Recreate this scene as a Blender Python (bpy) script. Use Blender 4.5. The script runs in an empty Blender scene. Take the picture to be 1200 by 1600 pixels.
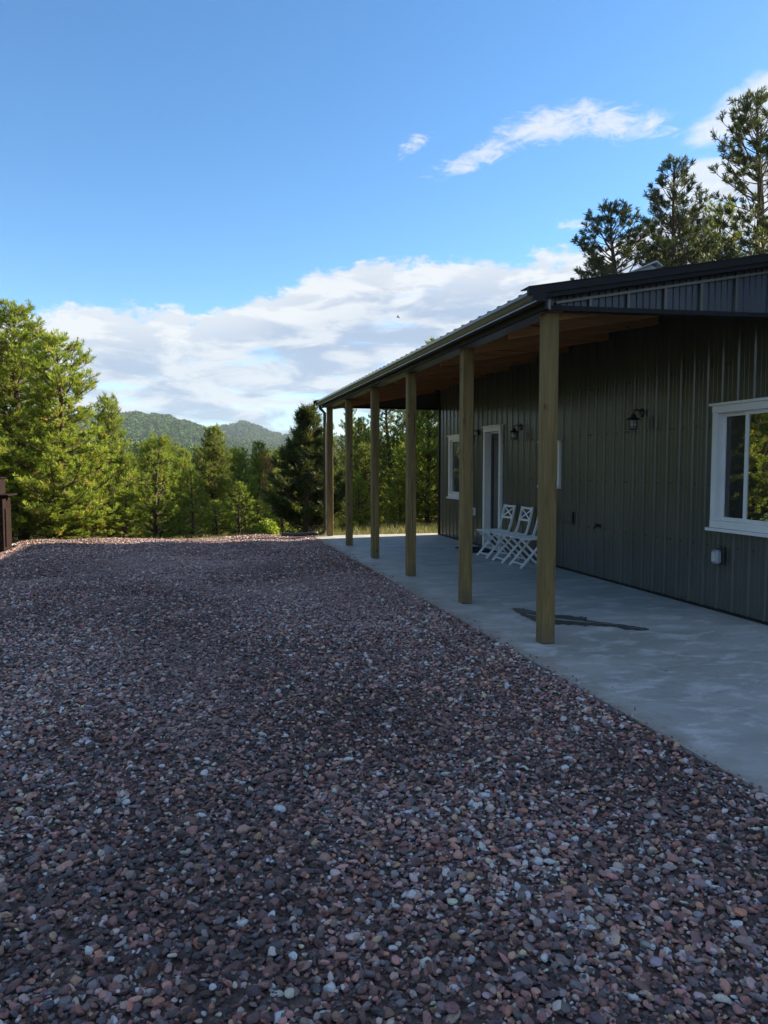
import bpy, bmesh, math, random
import numpy as np
from mathutils import Vector, Matrix
random.seed(7)
rng = np.random.default_rng(11)
S = bpy.context.scene
COL = S.collection
R = math.radians

# ------------------------------------------------------------------ camera
FPX = 1150.0
EYE = 1.55
YAW, PITCH = R(14.687), R(3.533)
cam_data = bpy.data.cameras.new('camera')
cam_data.sensor_fit = 'VERTICAL'
cam_data.sensor_height = 36.0
cam_data.lens = 36.0 * FPX / 1600.0
cam_data.clip_start = 0.05
cam_data.clip_end = 20000
cam = bpy.data.objects.new('camera', cam_data)
cam.location = (0, 0, EYE)
cam.rotation_euler = (R(90) - PITCH, 0, -YAW)
COL.objects.link(cam)
S.camera = cam

# ------------------------------------------------------------------ sky and sun
SUN_EL = 27.0
SUN_DIR = Vector((1.0, 0.12, 0)).normalized() * math.cos(R(SUN_EL)) + Vector((0, 0, math.sin(R(SUN_EL))))
SUN_AZ = math.atan2(SUN_DIR.x, SUN_DIR.y)
W = bpy.data.worlds.new('World')
S.world = W
W.use_nodes = True
wn, wl = W.node_tree.nodes, W.node_tree.links
wn.clear()
def wnode(t, **kw):
    n = wn.new(t)
    for k, v in kw.items():
        setattr(n, k, v)
    return n
def wmath(op, a, b=None, c=None, clamp=False):
    n = wn.new('ShaderNodeMath'); n.operation = op; n.use_clamp = clamp
    for i, v in enumerate((a, b, c)):
        if v is None: continue
        if isinstance(v, (int, float)): n.inputs[i].default_value = v
        else: wl.new(v, n.inputs[i])
    return n.outputs[0]
sky = wnode('ShaderNodeTexSky', sky_type='NISHITA', sun_disc=False)
sky.sun_elevation = R(SUN_EL)
sky.sun_rotation = SUN_AZ
sky.altitude = 1300
sky.air_density = 1.0
sky.dust_density = 0.6
sky.ozone_density = 1.6
SKY_STRENGTH = 0.086
tc = wnode('ShaderNodeTexCoord')
sep = wnode('ShaderNodeSeparateXYZ'); wl.new(tc.outputs['Generated'], sep.inputs[0])
X_, Y_, Z_ = sep.outputs
az = wmath('MULTIPLY', wmath('ARCTAN2', X_, Y_), 180 / math.pi)           # degrees right of +Y
hor = wmath('SQRT', wmath('ADD', wmath('MULTIPLY', X_, X_), wmath('MULTIPLY', Y_, Y_)))
el = wmath('DIVIDE', Z_, wmath('MAXIMUM', hor, 0.02))                      # tangent of the elevation
az01 = wmath('DIVIDE', wmath('ADD', az, 180), 360)
def curve(pts, src, vmax):
    n = wn.new('ShaderNodeFloatCurve')
    c = n.mapping.curves[0]
    pts = [((a + 180) / 360, v / vmax) for a, v in pts]
    c.points[0].location = pts[0]; c.points[1].location = pts[-1]
    for p in pts[1:-1]: c.points.new(*p)
    for p in c.points: p.handle_type = 'VECTOR'
    n.mapping.update()
    wl.new(src, n.inputs[1])
    return wmath('MULTIPLY', n.outputs[0], vmax)
def cnoise(sx, sy, scale, detail, rough, seed, dist=0.0):
    cb = wnode('ShaderNodeCombineXYZ')
    wl.new(wmath('MULTIPLY', az, sx / 57.3), cb.inputs[0]); wl.new(wmath('MULTIPLY', el, sy), cb.inputs[1]); cb.inputs[2].default_value = seed
    n = wnode('ShaderNodeTexNoise')
    n.inputs['Scale'].default_value = scale; n.inputs['Detail'].default_value = detail
    n.inputs['Roughness'].default_value = rough; n.inputs['Distortion'].default_value = dist
    wl.new(cb.outputs[0], n.inputs['Vector'])
    return n.outputs[0]
def sstep(v, lo, hi):
    n = wn.new('ShaderNodeMapRange'); n.interpolation_type = 'SMOOTHSTEP'
    wl.new(v, n.inputs[0]); n.inputs[1].default_value = lo; n.inputs[2].default_value = hi
    return n.outputs[0]
# cloud bank low over the hills: its upper edge by bearing
edge = curve([(-180, .22), (-90, .24), (-40, .19), (-17, .175), (-9, .192), (-3, .196), (1, .20), (4, .212), (8, .245), (13, .273), (17, .27),
              (25, .275), (31, .285), (36, .33), (40, .375), (44, .34), (60, .28), (110, .25), (180, .22)], az01, .6)
n_edge = cnoise(1, 1.9, 9, 8, .58, 3.1, .25)
n_fine = cnoise(1, 1.9, 40, 8, .68, 8.3, .3)
d = wmath('SUBTRACT', edge, el)
d = wmath('ADD', d, wmath('MULTIPLY', wmath('SUBTRACT', n_edge, .5), .085))
d = wmath('ADD', d, wmath('MULTIPLY', wmath('SUBTRACT', n_fine, .5), .045))
bank = sstep(d, -.002, .013)
# the bank thins into pale streaks lower down
n_streak = cnoise(1, 4.2, 8.5, 9, .62, 1.7, .5)
low = sstep(el, .03, .19)
lowgap = wmath('MULTIPLY', sstep(wmath('ADD', n_streak, wmath('MULTIPLY', low, .16)), .42, .60), 1.0)
bank = wmath('MULTIPLY', bank, wmath('ADD', .30, wmath('MULTIPLY', lowgap, .70)))
# separate small clouds and wisps
def blob(a0, e0, sa, se, tilt, seed_n, amt, lo, hi):
    da = wmath('SUBTRACT', az, a0)
    de = wmath('SUBTRACT', wmath('SUBTRACT', el, e0), wmath('MULTIPLY', da, tilt))
    q = wmath('ADD', wmath('POWER', wmath('DIVIDE', wmath('ABSOLUTE', da), sa), 2.0), wmath('POWER', wmath('DIVIDE', wmath('ABSOLUTE', de), se), 2.0))
    v = wmath('SUBTRACT', 1.0, q)
    v = wmath('ADD', v, wmath('MULTIPLY', wmath('SUBTRACT', seed_n, .5), amt))
    return sstep(v, lo, hi)
n_w = cnoise(1, 2.2, 30, 10, .72, 5.5, .6)
n_w2 = cnoise(1, 1.7, 15, 8, .6, 7.7, .3)
blobs = [blob(27.6, .440, 4.6, .024, .0012, n_w, 4.2, -.3, 1.2),
         blob(31.5, .432, 4.8, .024, -.0030, n_w, 4.6, -.1, 1.5),
         blob(22.0, .407, 4.2, .017, .0058, n_w, 4.8, -.1, 1.5),
         blob(16.9, .425, 1.6, .016, .010, n_w, 5.0, .2, 1.8),
         blob(42.5, .430, 5.6, .045, .0048, n_w2, 2.4, -.2, .7),
         blob(55.0, .50, 9.0, .05, .002, n_w2, 3.2, .2, 1.6),
         blob(37.0, .345, 3.2, .026, .004, n_w2, 2.2, -.2, .7),
         blob(28.8, .312, 1.6, .010, .0, n_w, 4.5, .4, 1.8),
         blob(-70, .60, 22, .16, .001, n_w2, 3.4, .3, 1.8),  # from here on clouds out of view, added to whiten the fill light
         blob(110, .60, 26, .14, .001, n_w2, 3.4, .3, 1.8),
         blob(-135, .70, 30, .22, .001, n_w2, 3.4, .3, 1.8),
         blob(165, .80, 26, .20, -.001, n_w2, 3.4, .3, 1.8)]
mask = bank
for b in blobs:
    mask = wmath('MAXIMUM', mask, wmath('MULTIPLY', b, .85))
# scattered clouds above the view, all round, added to lift the fill light in the shade
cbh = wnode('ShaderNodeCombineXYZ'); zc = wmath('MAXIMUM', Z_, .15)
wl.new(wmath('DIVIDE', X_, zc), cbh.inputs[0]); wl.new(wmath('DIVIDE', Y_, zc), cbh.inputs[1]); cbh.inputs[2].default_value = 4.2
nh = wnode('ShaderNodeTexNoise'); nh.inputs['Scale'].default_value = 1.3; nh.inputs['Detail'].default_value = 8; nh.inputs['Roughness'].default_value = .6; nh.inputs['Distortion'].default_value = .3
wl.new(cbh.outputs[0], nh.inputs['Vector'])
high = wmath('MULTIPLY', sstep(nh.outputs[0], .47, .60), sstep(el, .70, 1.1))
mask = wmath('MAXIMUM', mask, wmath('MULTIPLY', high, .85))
# cloud body: white tops, blue grey bases
n_body = cnoise(1, 3.2, 9.0, 9, .60, 2.2, .4)
top_lit = sstep(wmath('SUBTRACT', edge, el), .075, .0)
lit = wmath('ADD', wmath('MULTIPLY', sstep(n_body, .42, .60), .75), wmath('MULTIPLY', top_lit, .75), clamp=True)
lit = wmath('MAXIMUM', lit, sstep(el, .30, .36))
cm = wnode('ShaderNodeMix', data_type='RGBA')
wl.new(lit, cm.inputs['Factor'])
cm.inputs['A'].default_value = (.155, .190, .250, 1)
cm.inputs['B'].default_value = (.310, .318, .325, 1)
# sky behind: the Nishita sky, a touch more saturated as the phone shows it
hs = wnode('ShaderNodeHueSaturation'); hs.inputs['Saturation'].default_value = 1.22
wl.new(sky.outputs[0], hs.inputs['Color'])
tint_ = wnode('ShaderNodeMix', data_type='RGBA', blend_type='MULTIPLY'); tint_.inputs['Factor'].default_value = 1
wl.new(hs.outputs[0], tint_.inputs['A']); tint_.inputs['B'].default_value = (.88, .98, 1.0, 1)
bg_sky = wnode('ShaderNodeBackground'); wl.new(tint_.outputs['Result'], bg_sky.inputs[0]); bg_sky.inputs[1].default_value = SKY_STRENGTH
bg_cl = wnode('ShaderNodeBackground'); wl.new(cm.outputs['Result'], bg_cl.inputs[0]); bg_cl.inputs[1].default_value = 1.0
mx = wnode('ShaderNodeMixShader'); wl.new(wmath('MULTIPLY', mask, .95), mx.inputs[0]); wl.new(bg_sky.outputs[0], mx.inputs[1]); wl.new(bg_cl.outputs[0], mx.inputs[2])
wo = wnode('ShaderNodeOutputWorld'); wl.new(mx.outputs[0], wo.inputs[0])
W.cycles.sampling_method = 'MANUAL'
W.cycles.sample_map_resolution = 1024

sun_data = bpy.data.lights.new('sun', 'SUN')
sun_data.energy = 5.0
sun_data.angle = R(0.53)
sun_data.color = (1.0, .87, .68)
sun = bpy.data.objects.new('sun', sun_data)
sun.rotation_euler = SUN_DIR.to_track_quat('Z', 'Y').to_euler()
sun.location = (30, 0, 30)
COL.objects.link(sun)

S.view_settings.view_transform = 'Standard'
S.view_settings.look = 'None'
S.view_settings.exposure = 1.55
S.view_settings.gamma = 1.0
S.view_settings.use_curve_mapping = False
S.cycles.max_bounces = 7
S.cycles.diffuse_bounces = 3
S.cycles.volume_bounces = 0
S.cycles.use_denoising = True

# ------------------------------------------------------------------ material helper
class M:
    def __init__(s, name, rough=.6, spec=.5, metal=0.0):
        s.m = bpy.data.materials.new(name); s.m.use_nodes = True
        s.n, s.l = s.m.node_tree.nodes, s.m.node_tree.links
        s.p = s.n['Principled BSDF']
        s.p.inputs['Roughness'].default_value = rough
        s.p.inputs['Specular IOR Level'].default_value = spec
        s.p.inputs['Metallic'].default_value = metal
    def node(s, t, **kw):
        n = s.n.new(t)
        for k, v in kw.items(): setattr(n, k, v)
        return n
    def coord(s, scale=(1, 1, 1), kind='Object'):
        c = s.node('ShaderNodeTexCoord'); mp = s.node('ShaderNodeMapping')
        mp.inputs['Scale'].default_value = scale
        s.l.new(c.outputs[kind], mp.inputs[0]); return mp.outputs[0]
    def pos(s, scale=(1, 1, 1)):
        c = s.node('ShaderNodeNewGeometry'); mp = s.node('ShaderNodeMapping')
        mp.inputs['Scale'].default_value = scale
        s.l.new(c.outputs['Position'], mp.inputs[0]); return mp.outputs[0]
    def noise(s, vec, scale, detail=4, rough=.55, dist=0):
        n = s.node('ShaderNodeTexNoise'); n.inputs['Scale'].default_value = scale; n.inputs['Detail'].default_value = detail
        n.inputs['Roughness'].default_value = rough; n.inputs['Distortion'].default_value = dist
        s.l.new(vec, n.inputs['Vector']); return n.outputs[0]
    def ramp(s, fac, stops):
        n = s.node('ShaderNodeValToRGB'); e = n.color_ramp.elements
        while len(e) < len(stops): e.new(.5)
        for i, (p, c) in enumerate(stops):
            e[i].position = p; e[i].color = (*c, 1) if len(c) == 3 else c
        s.l.new(fac, n.inputs[0]); return n.outputs[0]
    def mix(s, fac, a, b, mode='MIX'):
        n = s.node('ShaderNodeMix', data_type='RGBA', blend_type=mode)
        for k, v in (('Factor', fac), ('A', a), ('B', b)):
            if isinstance(v, tuple): n.inputs[k].default_value = (*v, 1)
            elif isinstance(v, (int, float)): n.inputs[k].default_value = v
            else: s.l.new(v, n.inputs[k])
        return n.outputs['Result']
    def range(s, v, a, b, c=0, d=1):
        n = s.node('ShaderNodeMapRange'); s.l.new(v, n.inputs[0])
        for i, q in enumerate((a, b, c, d)): n.inputs[i + 1].default_value = q
        return n.outputs[0]
    def col(s, c):
        if isinstance(c, tuple): s.p.inputs['Base Color'].default_value = (*c, 1)
        else: s.l.new(c, s.p.inputs['Base Color'])
        return s
    def rgh(s, v): s.l.new(v, s.p.inputs['Roughness']); return s
    def bump(s, h, strength=.3, dist=.01):
        b = s.node('ShaderNodeBump'); b.inputs['Strength'].default_value = strength; b.inputs['Distance'].default_value = dist
        s.l.new(h, b.inputs['Height']); s.l.new(b.outputs[0], s.p.inputs['Normal']); return s

def metal_mat(name, c, rough=.38, dust=.25, spec=.6):
    m = M(name, rough, spec)
    v = m.pos()
    n = m.noise(v, 2.2, 6, .6); n2 = m.noise(m.pos(), 7, 6, .65)
    c2 = tuple(min(1, x * 1.35 + .012) for x in c); c3 = tuple(x * .72 for x in c)
    m.col(m.mix(m.range(n2, .35, .75, 0, dust), m.mix(m.range(n, .3, .7), c3, c), c2))
    m.rgh(m.range(n2, .3, .75, rough - .06, rough + .12))
    m.bump(m.noise(m.pos(), 3.0, 3), .08, .02)
    return m.m
MAT = {}
MAT['trim'] = metal_mat('dark_trim_paint', (.013, .011, .012), .5, .2, .25)
MAT['roofing'] = metal_mat('roof_paint', (.045, .040, .036), .33, .3)
MAT['silver'] = metal_mat('galvanised_metal', (.52, .55, .58), .35, .3)
MAT['black'] = metal_mat('black_paint', (.012, .012, .012), .38, .2)
MAT['box_grey'] = metal_mat('grey_box_plastic', (.32, .34, .35), .35, .3)
MAT['box_dark'] = metal_mat('dark_plate', (.030, .034, .040), .45, .3)
def sheet_mat(name, c, rough, spec=.5, coat=.35):
    m = M(name, rough, spec)
    n = m.noise(m.pos((1, 1, .5)), .9, 4, .6); f = m.noise(m.pos(), 14, 5, .65)
    c2 = tuple(x * 1.25 for x in c); c3 = tuple(x * .82 for x in c)
    k = m.mix(m.range(n, .35, .65), c3, c2)
    m.col(m.mix(m.range(f, .55, .8, 0, .25), k, tuple(x * 1.7 + .02 for x in c)))
    m.p.inputs['Coat Weight'].default_value = coat; m.p.inputs['Coat Roughness'].default_value = .16
    m.bump(m.noise(m.pos((1, 1, .5)), 2.2, 2), .10, .012)
    return m.m
def white_mat(name, c, rough):
    m = M(name, rough, .5)
    n = m.noise(m.pos(), 7, 5, .6)
    m.col(m.mix(m.range(n, .4, .8, 0, .35), c, tuple(x * .78 for x in c)))
    m.bump(m.noise(m.pos(), 60, 2), .05, .002)
    return m.m
MAT['siding'] = sheet_mat('siding_paint', (.054, .061, .052), .34)
MAT['gutter'] = sheet_mat('gutter_paint', (.085, .082, .052), .30)
MAT['wrap'] = sheet_mat('beam_wrap_paint', (.13, .14, .15), .28)
MAT['gable'] = sheet_mat('gable_sky_tint', (.045, .052, .070), .40, coat=.15)  # bluer than the siding: the sky's reflection put into the colour
MAT['white'] = white_mat('white_vinyl', (.74, .74, .72), .4)
MAT['chair_white'] = white_mat('white_chair_paint', (.80, .80, .80), .42)

def wood_mat(name, a, b, along='z', knots=True, rough=.75):
    m = M(name, rough, .3)
    sc = {'z': (14, 14, .8), 'x': (.8, 14, 14), 'y': (14, .8, 14)}[along]
    v = m.pos(sc)
    g = m.noise(v, 2.6, 7, .62, .6)
    big = m.noise(m.pos(tuple(.25 * q if q < 2 else .12 * q for q in sc)), 1.6, 3)
    c = m.mix(m.range(g, .3, .7), a, b)
    c = m.mix(m.range(big, .35, .7, 0, .55), c, tuple(x * .62 for x in a))
    if knots:
        vo = m.node('ShaderNodeTexVoronoi'); vo.inputs['Scale'].default_value = 1.0
        m.l.new(m.pos({'z': (5, 5, 2.6), 'x': (2.6, 5, 5), 'y': (5, 2.6, 5)}[along]), vo.inputs['Vector'])
        k = m.range(vo.outputs['Distance'], .04, .11, .9, 0)
        c = m.mix(k, c, (.05, .028, .014))
    chk = m.noise(m.pos({'z': (30, 30, .9), 'x': (.9, 30, 30), 'y': (30, .9, 30)}[along]), 1.4, 4, .6)
    c = m.mix(m.range(chk, .62, .66, 0, .8), c, tuple(x * .22 for x in a))
    if along == 'z':
        sp_ = m.node('ShaderNodeSeparateXYZ'); m.l.new(m.pos(), sp_.inputs[0])
        az_ = m.node('ShaderNodeMath', operation='ADD'); m.l.new(sp_.outputs[2], az_.inputs[0]); m.l.new(m.range(m.noise(m.pos((9, 9, 3)), 1.5, 5, .6), .3, .7, -.12, .10), az_.inputs[1])
        c = m.mix(m.range(az_.outputs[0], .02, .16, .6, 0), c, (.11, .085, .06))
    m.col(c); m.bump(g, .35, .004)
    return m.m
MAT['post'] = wood_mat('treated_post_wood', (.160, .105, .038), (.34, .235, .095))
MAT['rafter'] = wood_mat('rafter_wood', (.40, .18, .065), (.54, .28, .11), 'x')
MAT['beam'] = wood_mat('beam_wood', (.30, .15, .06), (.40, .22, .09), 'y')

m = M('patio_concrete', .62, .4)
v = m.pos()
st = m.noise(m.pos((.9, 1.6, 1)), 3.0, 9, .66, .5)
st2 = m.noise(m.pos((.5, 1.5, 1)), .9, 5, .55, .8)
fine = m.noise(v, 60, 5, .6)
c = m.mix(m.range(st2, .34, .62), (.34, .35, .32), (.46, .46, .435))
c = m.mix(m.range(st, .50, .62, 0, .75), c, (.62, .62, .61))
c = m.mix(m.range(m.noise(v, 5.5, 6, .65), .53, .72, 0, .4), c, (.27, .265, .22))
c = m.mix(m.range(fine, .3, .7, 0, .25), c, (.24, .23, .21))
spk = m.node('ShaderNodeTexVoronoi'); spk.inputs['Scale'].default_value = 3.3; m.l.new(v, spk.inputs['Vector'])
c = m.mix(m.range(spk.outputs['Distance'], .025, .05, .7, 0), c, (.05, .045, .04))
ps_ = m.node('ShaderNodeSeparateXYZ'); m.l.new(v, ps_.inputs[0])
edge_ = m.node('ShaderNodeMath', operation='ADD'); m.l.new(ps_.outputs[0], edge_.inputs[0]); m.l.new(m.range(m.noise(v, 3.5, 6, .7), .3, .7, -.22, .12), edge_.inputs[1])
c = m.mix(m.range(edge_.outputs[0], 2.60, 2.80, .55, 0), c, (.27, .215, .17))
c = m.mix(m.range(m.noise(v, 1.1, 8, .7, 1.2), .56, .60, 0, .22), c, (.20, .205, .19))
m.col(c); m.rgh(m.range(st, .4, .7, .5, .72)); m.bump(m.noise(v, 24, 7, .65), .25, .004)
MAT['concrete'] = m.m
m = M('wet_concrete', .22, .5)
m.col(m.mix(m.range(m.noise(m.pos(), 6, 5), .4, .65), (.045, .047, .045), (.085, .083, .075)))
wa = m.node('ShaderNodeAttribute', attribute_name='wet')
ad = m.node('ShaderNodeMath', operation='ADD'); m.l.new(wa.outputs['Fac'], ad.inputs[0]); m.l.new(m.range(m.noise(m.pos(), 14, 7, .7), .3, .7, -.45, .35), ad.inputs[1])
tp_ = m.node('ShaderNodeBsdfTransparent'); ms_ = m.node('ShaderNodeMixShader')
m.l.new(m.range(ad.outputs[0], .05, .30, 0, .95), ms_.inputs[0]); m.l.new(tp_.outputs[0], ms_.inputs[1]); m.l.new(m.p.outputs[0], ms_.inputs[2]); m.l.new(ms_.outputs[0], m.n['Material Output'].inputs[0])
MAT['wet'] = m.m

def glass_mat(name, refl, dark):
    m = M(name, .5, .2)
    m.col(m.mix(m.range(m.noise(m.pos((1, 6, .4)), 1.2, 3), .35, .7), dark, tuple(x * 2.2 for x in dark)))
    gl = m.node('ShaderNodeBsdfGlossy'); gl.inputs['Roughness'].default_value = .012; gl.inputs['Color'].default_value = (.95, .93, .88, 1)
    fr = m.node('ShaderNodeFresnel'); fr.inputs[0].default_value = 1.5
    b = m.node('ShaderNodeBump'); b.inputs['Strength'].default_value = .04; b.inputs['Distance'].default_value = .02
    m.l.new(m.noise(m.pos(), 1.3, 2), b.inputs['Height']); m.l.new(b.outputs[0], gl.inputs['Normal'])
    mxs = m.node('ShaderNodeMixShader')
    m.l.new(m.range(fr.outputs[0], 0, 1, refl, 1), mxs.inputs[0])
    m.l.new(m.p.outputs[0], mxs.inputs[1]); m.l.new(gl.outputs[0], mxs.inputs[2])
    m.l.new(mxs.outputs[0], m.n['Material Output'].inputs[0])
    return m.m
MAT['pane'] = glass_mat('window_glass', .50, (.008, .010, .012))
MAT['pane_screened'] = glass_mat('screened_window_glass', .035, (.010, .012, .014))
MAT['door_pane'] = glass_mat('door_glass', .12, (.008, .010, .014))
m = M('lantern_glass', .2, .5); m.col((.42, .44, .42)); m.p.inputs['Transmission Weight'].default_value = .35; MAT['lantern_glass'] = m.m
m = M('rusted_steel', .85, .15)
n1 = m.noise(m.pos(), 5, 7, .65)
m.col(m.ramp(n1, [(.3, (.010, .006, .005)), (.55, (.018, .009, .007)), (.75, (.035, .016, .010))])); m.bump(n1, .2, .004); MAT['rust'] = m.m
m = M('rubber_mat', .9, .2); m.col((.012, .011, .012)); m.bump(m.noise(m.pos(), 90, 3), .5, .004); MAT['rubber'] = m.m

# ground
m = M('forest_floor', .95, .1)
v = m.pos()
big = m.noise(v, .16, 6, .6); mid = m.noise(v, 2.4, 6, .65)
c = m.mix(m.range(big, .38, .62), (.10, .078, .045), (.075, .085, .032))
c = m.mix(m.range(mid, .35, .7, 0, .8), c, (.17, .135, .075))
m.col(c); m.bump(mid, .8, .08); MAT['ground'] = m.m
m = M('hill_floor', .95, .1)
v = m.pos()
c = m.mix(m.range(m.noise(v, .006, 6, .6), .42, .62), (.055, .085, .025), (.16, .19, .06))
m.col(c); MAT['hill'] = m.m
m = M('gravel_bed', .95, .1)
c = m.ramp(m.noise(m.pos(), 32, 3, .6), [(.3, (.06, .042, .036)), (.5, (.11, .08, .07)), (.7, (.17, .14, .125))])
m.col(c); m.bump(m.noise(m.pos(), 30, 4), 1, .03); MAT['bed'] = m.m
m = M('gravel_stone', .55, .5)
at = m.node('ShaderNodeAttribute', attribute_type='INSTANCER', attribute_name='tint')
n1 = m.noise(m.coord(), 1.9, 5, .65)
c = m.mix(m.range(n1, .36, .7, 0, .5), at.outputs['Color'], m.mix(.5, at.outputs['Color'], (.30, .27, .26)))
c = m.mix(m.range(m.noise(m.coord(), 5, 4), .5, .75, 0, .4), c, m.mix(.6, at.outputs['Color'], (.02, .015, .015)))
m.col(c); m.bump(m.noise(m.coord(), 4, 5, .65), .5, .12); MAT['stone'] = m.m

def leaf_mat(name, dark, light, warm, trans=.35):
    m = M(name, .55, .3)
    at = m.node('ShaderNodeAttribute', attribute_type='GEOMETRY', attribute_name='shade')
    oi = m.node('ShaderNodeObjectInfo')
    s_ = m.node('ShaderNodeSeparateColor'); m.l.new(at.outputs['Color'], s_.inputs[0])
    c = m.mix(s_.outputs[0], dark, light)
    c = m.mix(m.range(s_.outputs[1], .90, .97, 0, .85), c, warm)
    c = m.mix(m.range(oi.outputs['Random'], 0, 1, 0, .35), c, tuple(x * .7 for x in dark))
    m.col(c)
    tr = m.node('ShaderNodeBsdfTranslucent'); m.l.new(m.mix(.35, c, (.30, .34, .05)), tr.inputs[0])
    mxs = m.node('ShaderNodeMixShader'); mxs.inputs[0].default_value = trans
    m.l.new(m.p.outputs[0], mxs.inputs[1]); m.l.new(tr.outputs[0], mxs.inputs[2])
    m.l.new(mxs.outputs[0], m.n['Material Output'].inputs[0])
    return m.m
MAT['needle_bright'] = leaf_mat('bright_needles', (.120, .190, .024), (.42, .51, .060), (.50, .36, .06), .42)  # light copy, sunlight put into the needle colour
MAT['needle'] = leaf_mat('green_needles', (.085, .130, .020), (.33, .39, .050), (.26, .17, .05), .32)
MAT['needle_dark'] = leaf_mat('dark_needles', (.030, .052, .018), (.075, .105, .030), (.14, .12, .03), .22)  # dark copy for shaded and backlit pines, shade put into the colour
MAT['needle_dead'] = leaf_mat('dead_needles', (.28, .11, .045), (.42, .18, .08), (.42, .18, .08), .2)
m = M('pine_bark', .9, .2)
n1 = m.noise(m.pos((5, 5, 1.2)), 3, 6, .65)
m.col(m.ramp(n1, [(.3, (.035, .024, .018)), (.55, (.11, .075, .05)), (.75, (.20, .14, .10))])); m.bump(n1, .7, .02); MAT['bark'] = m.m
m = M('far_canopy', .9, .1)
at = m.node('ShaderNodeAttribute', attribute_type='INSTANCER', attribute_name='tint')
m.col(at.outputs['Color']); MAT['far_leaf'] = m.m

# ------------------------------------------------------------------ mesh helpers
def mesh_obj(name, verts, faces, mat, parent=None, smooth=False):
    me = bpy.data.meshes.new(name)
    me.from_pydata([tuple(p) for p in verts], [], [tuple(f) for f in faces])
    if mat: me.materials.append(MAT[mat] if isinstance(mat, str) else mat)
    if smooth: me.polygons.foreach_set('use_smooth', [True] * len(me.polygons))
    me.update()
    o = bpy.data.objects.new(name, me); COL.objects.link(o)
    if parent: o.parent = parent
    return o
class B:
    def __init__(s): s.v, s.f = [], []
    def add(s, v, f):
        k = len(s.v); s.v += [Vector(p) for p in v]; s.f += [tuple(i + k for i in q) for q in f]; return s
    def box(s, x0, x1, y0, y1, z0, z1):
        return s.add([(x0, y0, z0), (x1, y0, z0), (x1, y1, z0), (x0, y1, z0), (x0, y0, z1), (x1, y0, z1), (x1, y1, z1), (x0, y1, z1)],
                     [(0, 3, 2, 1), (4, 5, 6, 7), (0, 1, 5, 4), (1, 2, 6, 5), (2, 3, 7, 6), (3, 0, 4, 7)])
    def bar(s, a, b, w, t, up=(0, 0, 1)):
        a, b = Vector(a), Vector(b); d = (b - a).normalized(); up = Vector(up)
        sd = d.cross(up)
        if sd.length < 1e-4: sd = d.cross(Vector((0, 1, 0)))
        sd.normalize(); u = sd.cross(d).normalized()
        p = []
        for q in (a, b):
            for i, j in ((-1, -1), (1, -1), (1, 1), (-1, 1)): p.append(q + sd * i * w / 2 + u * j * t / 2)
        return s.add(p, [(0, 1, 2, 3), (7, 6, 5, 4), (0, 4, 5, 1), (1, 5, 6, 2), (2, 6, 7, 3), (3, 7, 4, 0)])
    def tube(s, pts, rad, n=8, cap=True):
        pts = [Vector(p) for p in pts]
        rad = rad if isinstance(rad, (list, tuple)) else [rad] * len(pts)
        rings = []
        for i, p in enumerate(pts):
            d = (pts[min(i + 1, len(pts) - 1)] - pts[max(i - 1, 0)]).normalized()
            a = d.orthogonal().normalized() if i == 0 else (pa - d * pa.dot(d)).normalized()
            pa = a; b = d.cross(a)
            rings.append([p + (a * math.cos(2 * math.pi * k / n) + b * math.sin(2 * math.pi * k / n)) * rad[i] for k in range(n)])
        v = [q for r in rings for q in r]; f = []
        for i in range(len(pts) - 1):
            for k in range(n):
                f.append((i * n + k, i * n + (k + 1) % n, (i + 1) * n + (k + 1) % n, (i + 1) * n + k))
        if cap: f += [tuple(range(n - 1, -1, -1)), tuple(range((len(pts) - 1) * n, len(pts) * n))]
        return s.add(v, f)
    def lathe(s, c, prof, n=16):
        v = []; f = []
        for r, z in prof:
            for k in range(n): v.append((c[0] + r * math.cos(2 * math.pi * k / n), c[1] + r * math.sin(2 * math.pi * k / n), c[2] + z))
        for i in range(len(prof) - 1):
            for k in range(n): f.append((i * n + k, i * n + (k + 1) % n, (i + 1) * n + (k + 1) % n, (i + 1) * n + k))
        return s.add(v, f)
    def prism(s, poly, axis, a, b):
        # poly in the two other axes (x: yz, y: xz, z: xy)
        n = len(poly); v = []
        for t in (a, b):
            for p, q in poly: v.append({'x': (t, p, q), 'y': (p, t, q), 'z': (p, q, t)}[axis])
        f = [tuple(range(n)), tuple(range(2 * n - 1, n - 1, -1))] + [(i, n + i, n + (i + 1) % n, (i + 1) % n) for i in range(n)]
        s.add(v, f); return s
    def out(s, name, mat, parent=None, bevel=0, smooth=False, fix=True):
        o = mesh_obj(name, s.v, s.f, mat, parent, smooth)
        if fix or bevel:
            bm = bmesh.new(); bm.from_mesh(o.data)
            if fix: bmesh.ops.recalc_face_normals(bm, faces=bm.faces)
            if bevel:
                bmesh.ops.bevel(bm, geom=[e for e in bm.edges if len(e.link_faces) == 2 and e.calc_face_angle(0) > .6], offset=bevel, segments=1, affect='EDGES')
            bm.to_mesh(o.data); bm.free()
        return o
def tag(o, label=None, cat=None, group=None, kind=None):
    for k, v in (('label', label), ('category', cat), ('group', group), ('kind', kind)):
        if v: o[k] = v
    return o
def empty(name, loc=(0, 0, 0), rz=0):
    o = bpy.data.objects.new(name, None); o.location = loc; o.rotation_euler = (0, 0, rz); o.empty_display_size = .2
    COL.objects.link(o); return o
KIDS = {}
def copy_tree(o, parent=None):
    c = o.copy(); COL.objects.link(c)
    if parent: c.parent = parent
    for ch in [q for q in o.children]: copy_tree(ch, c)
    return c

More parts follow.
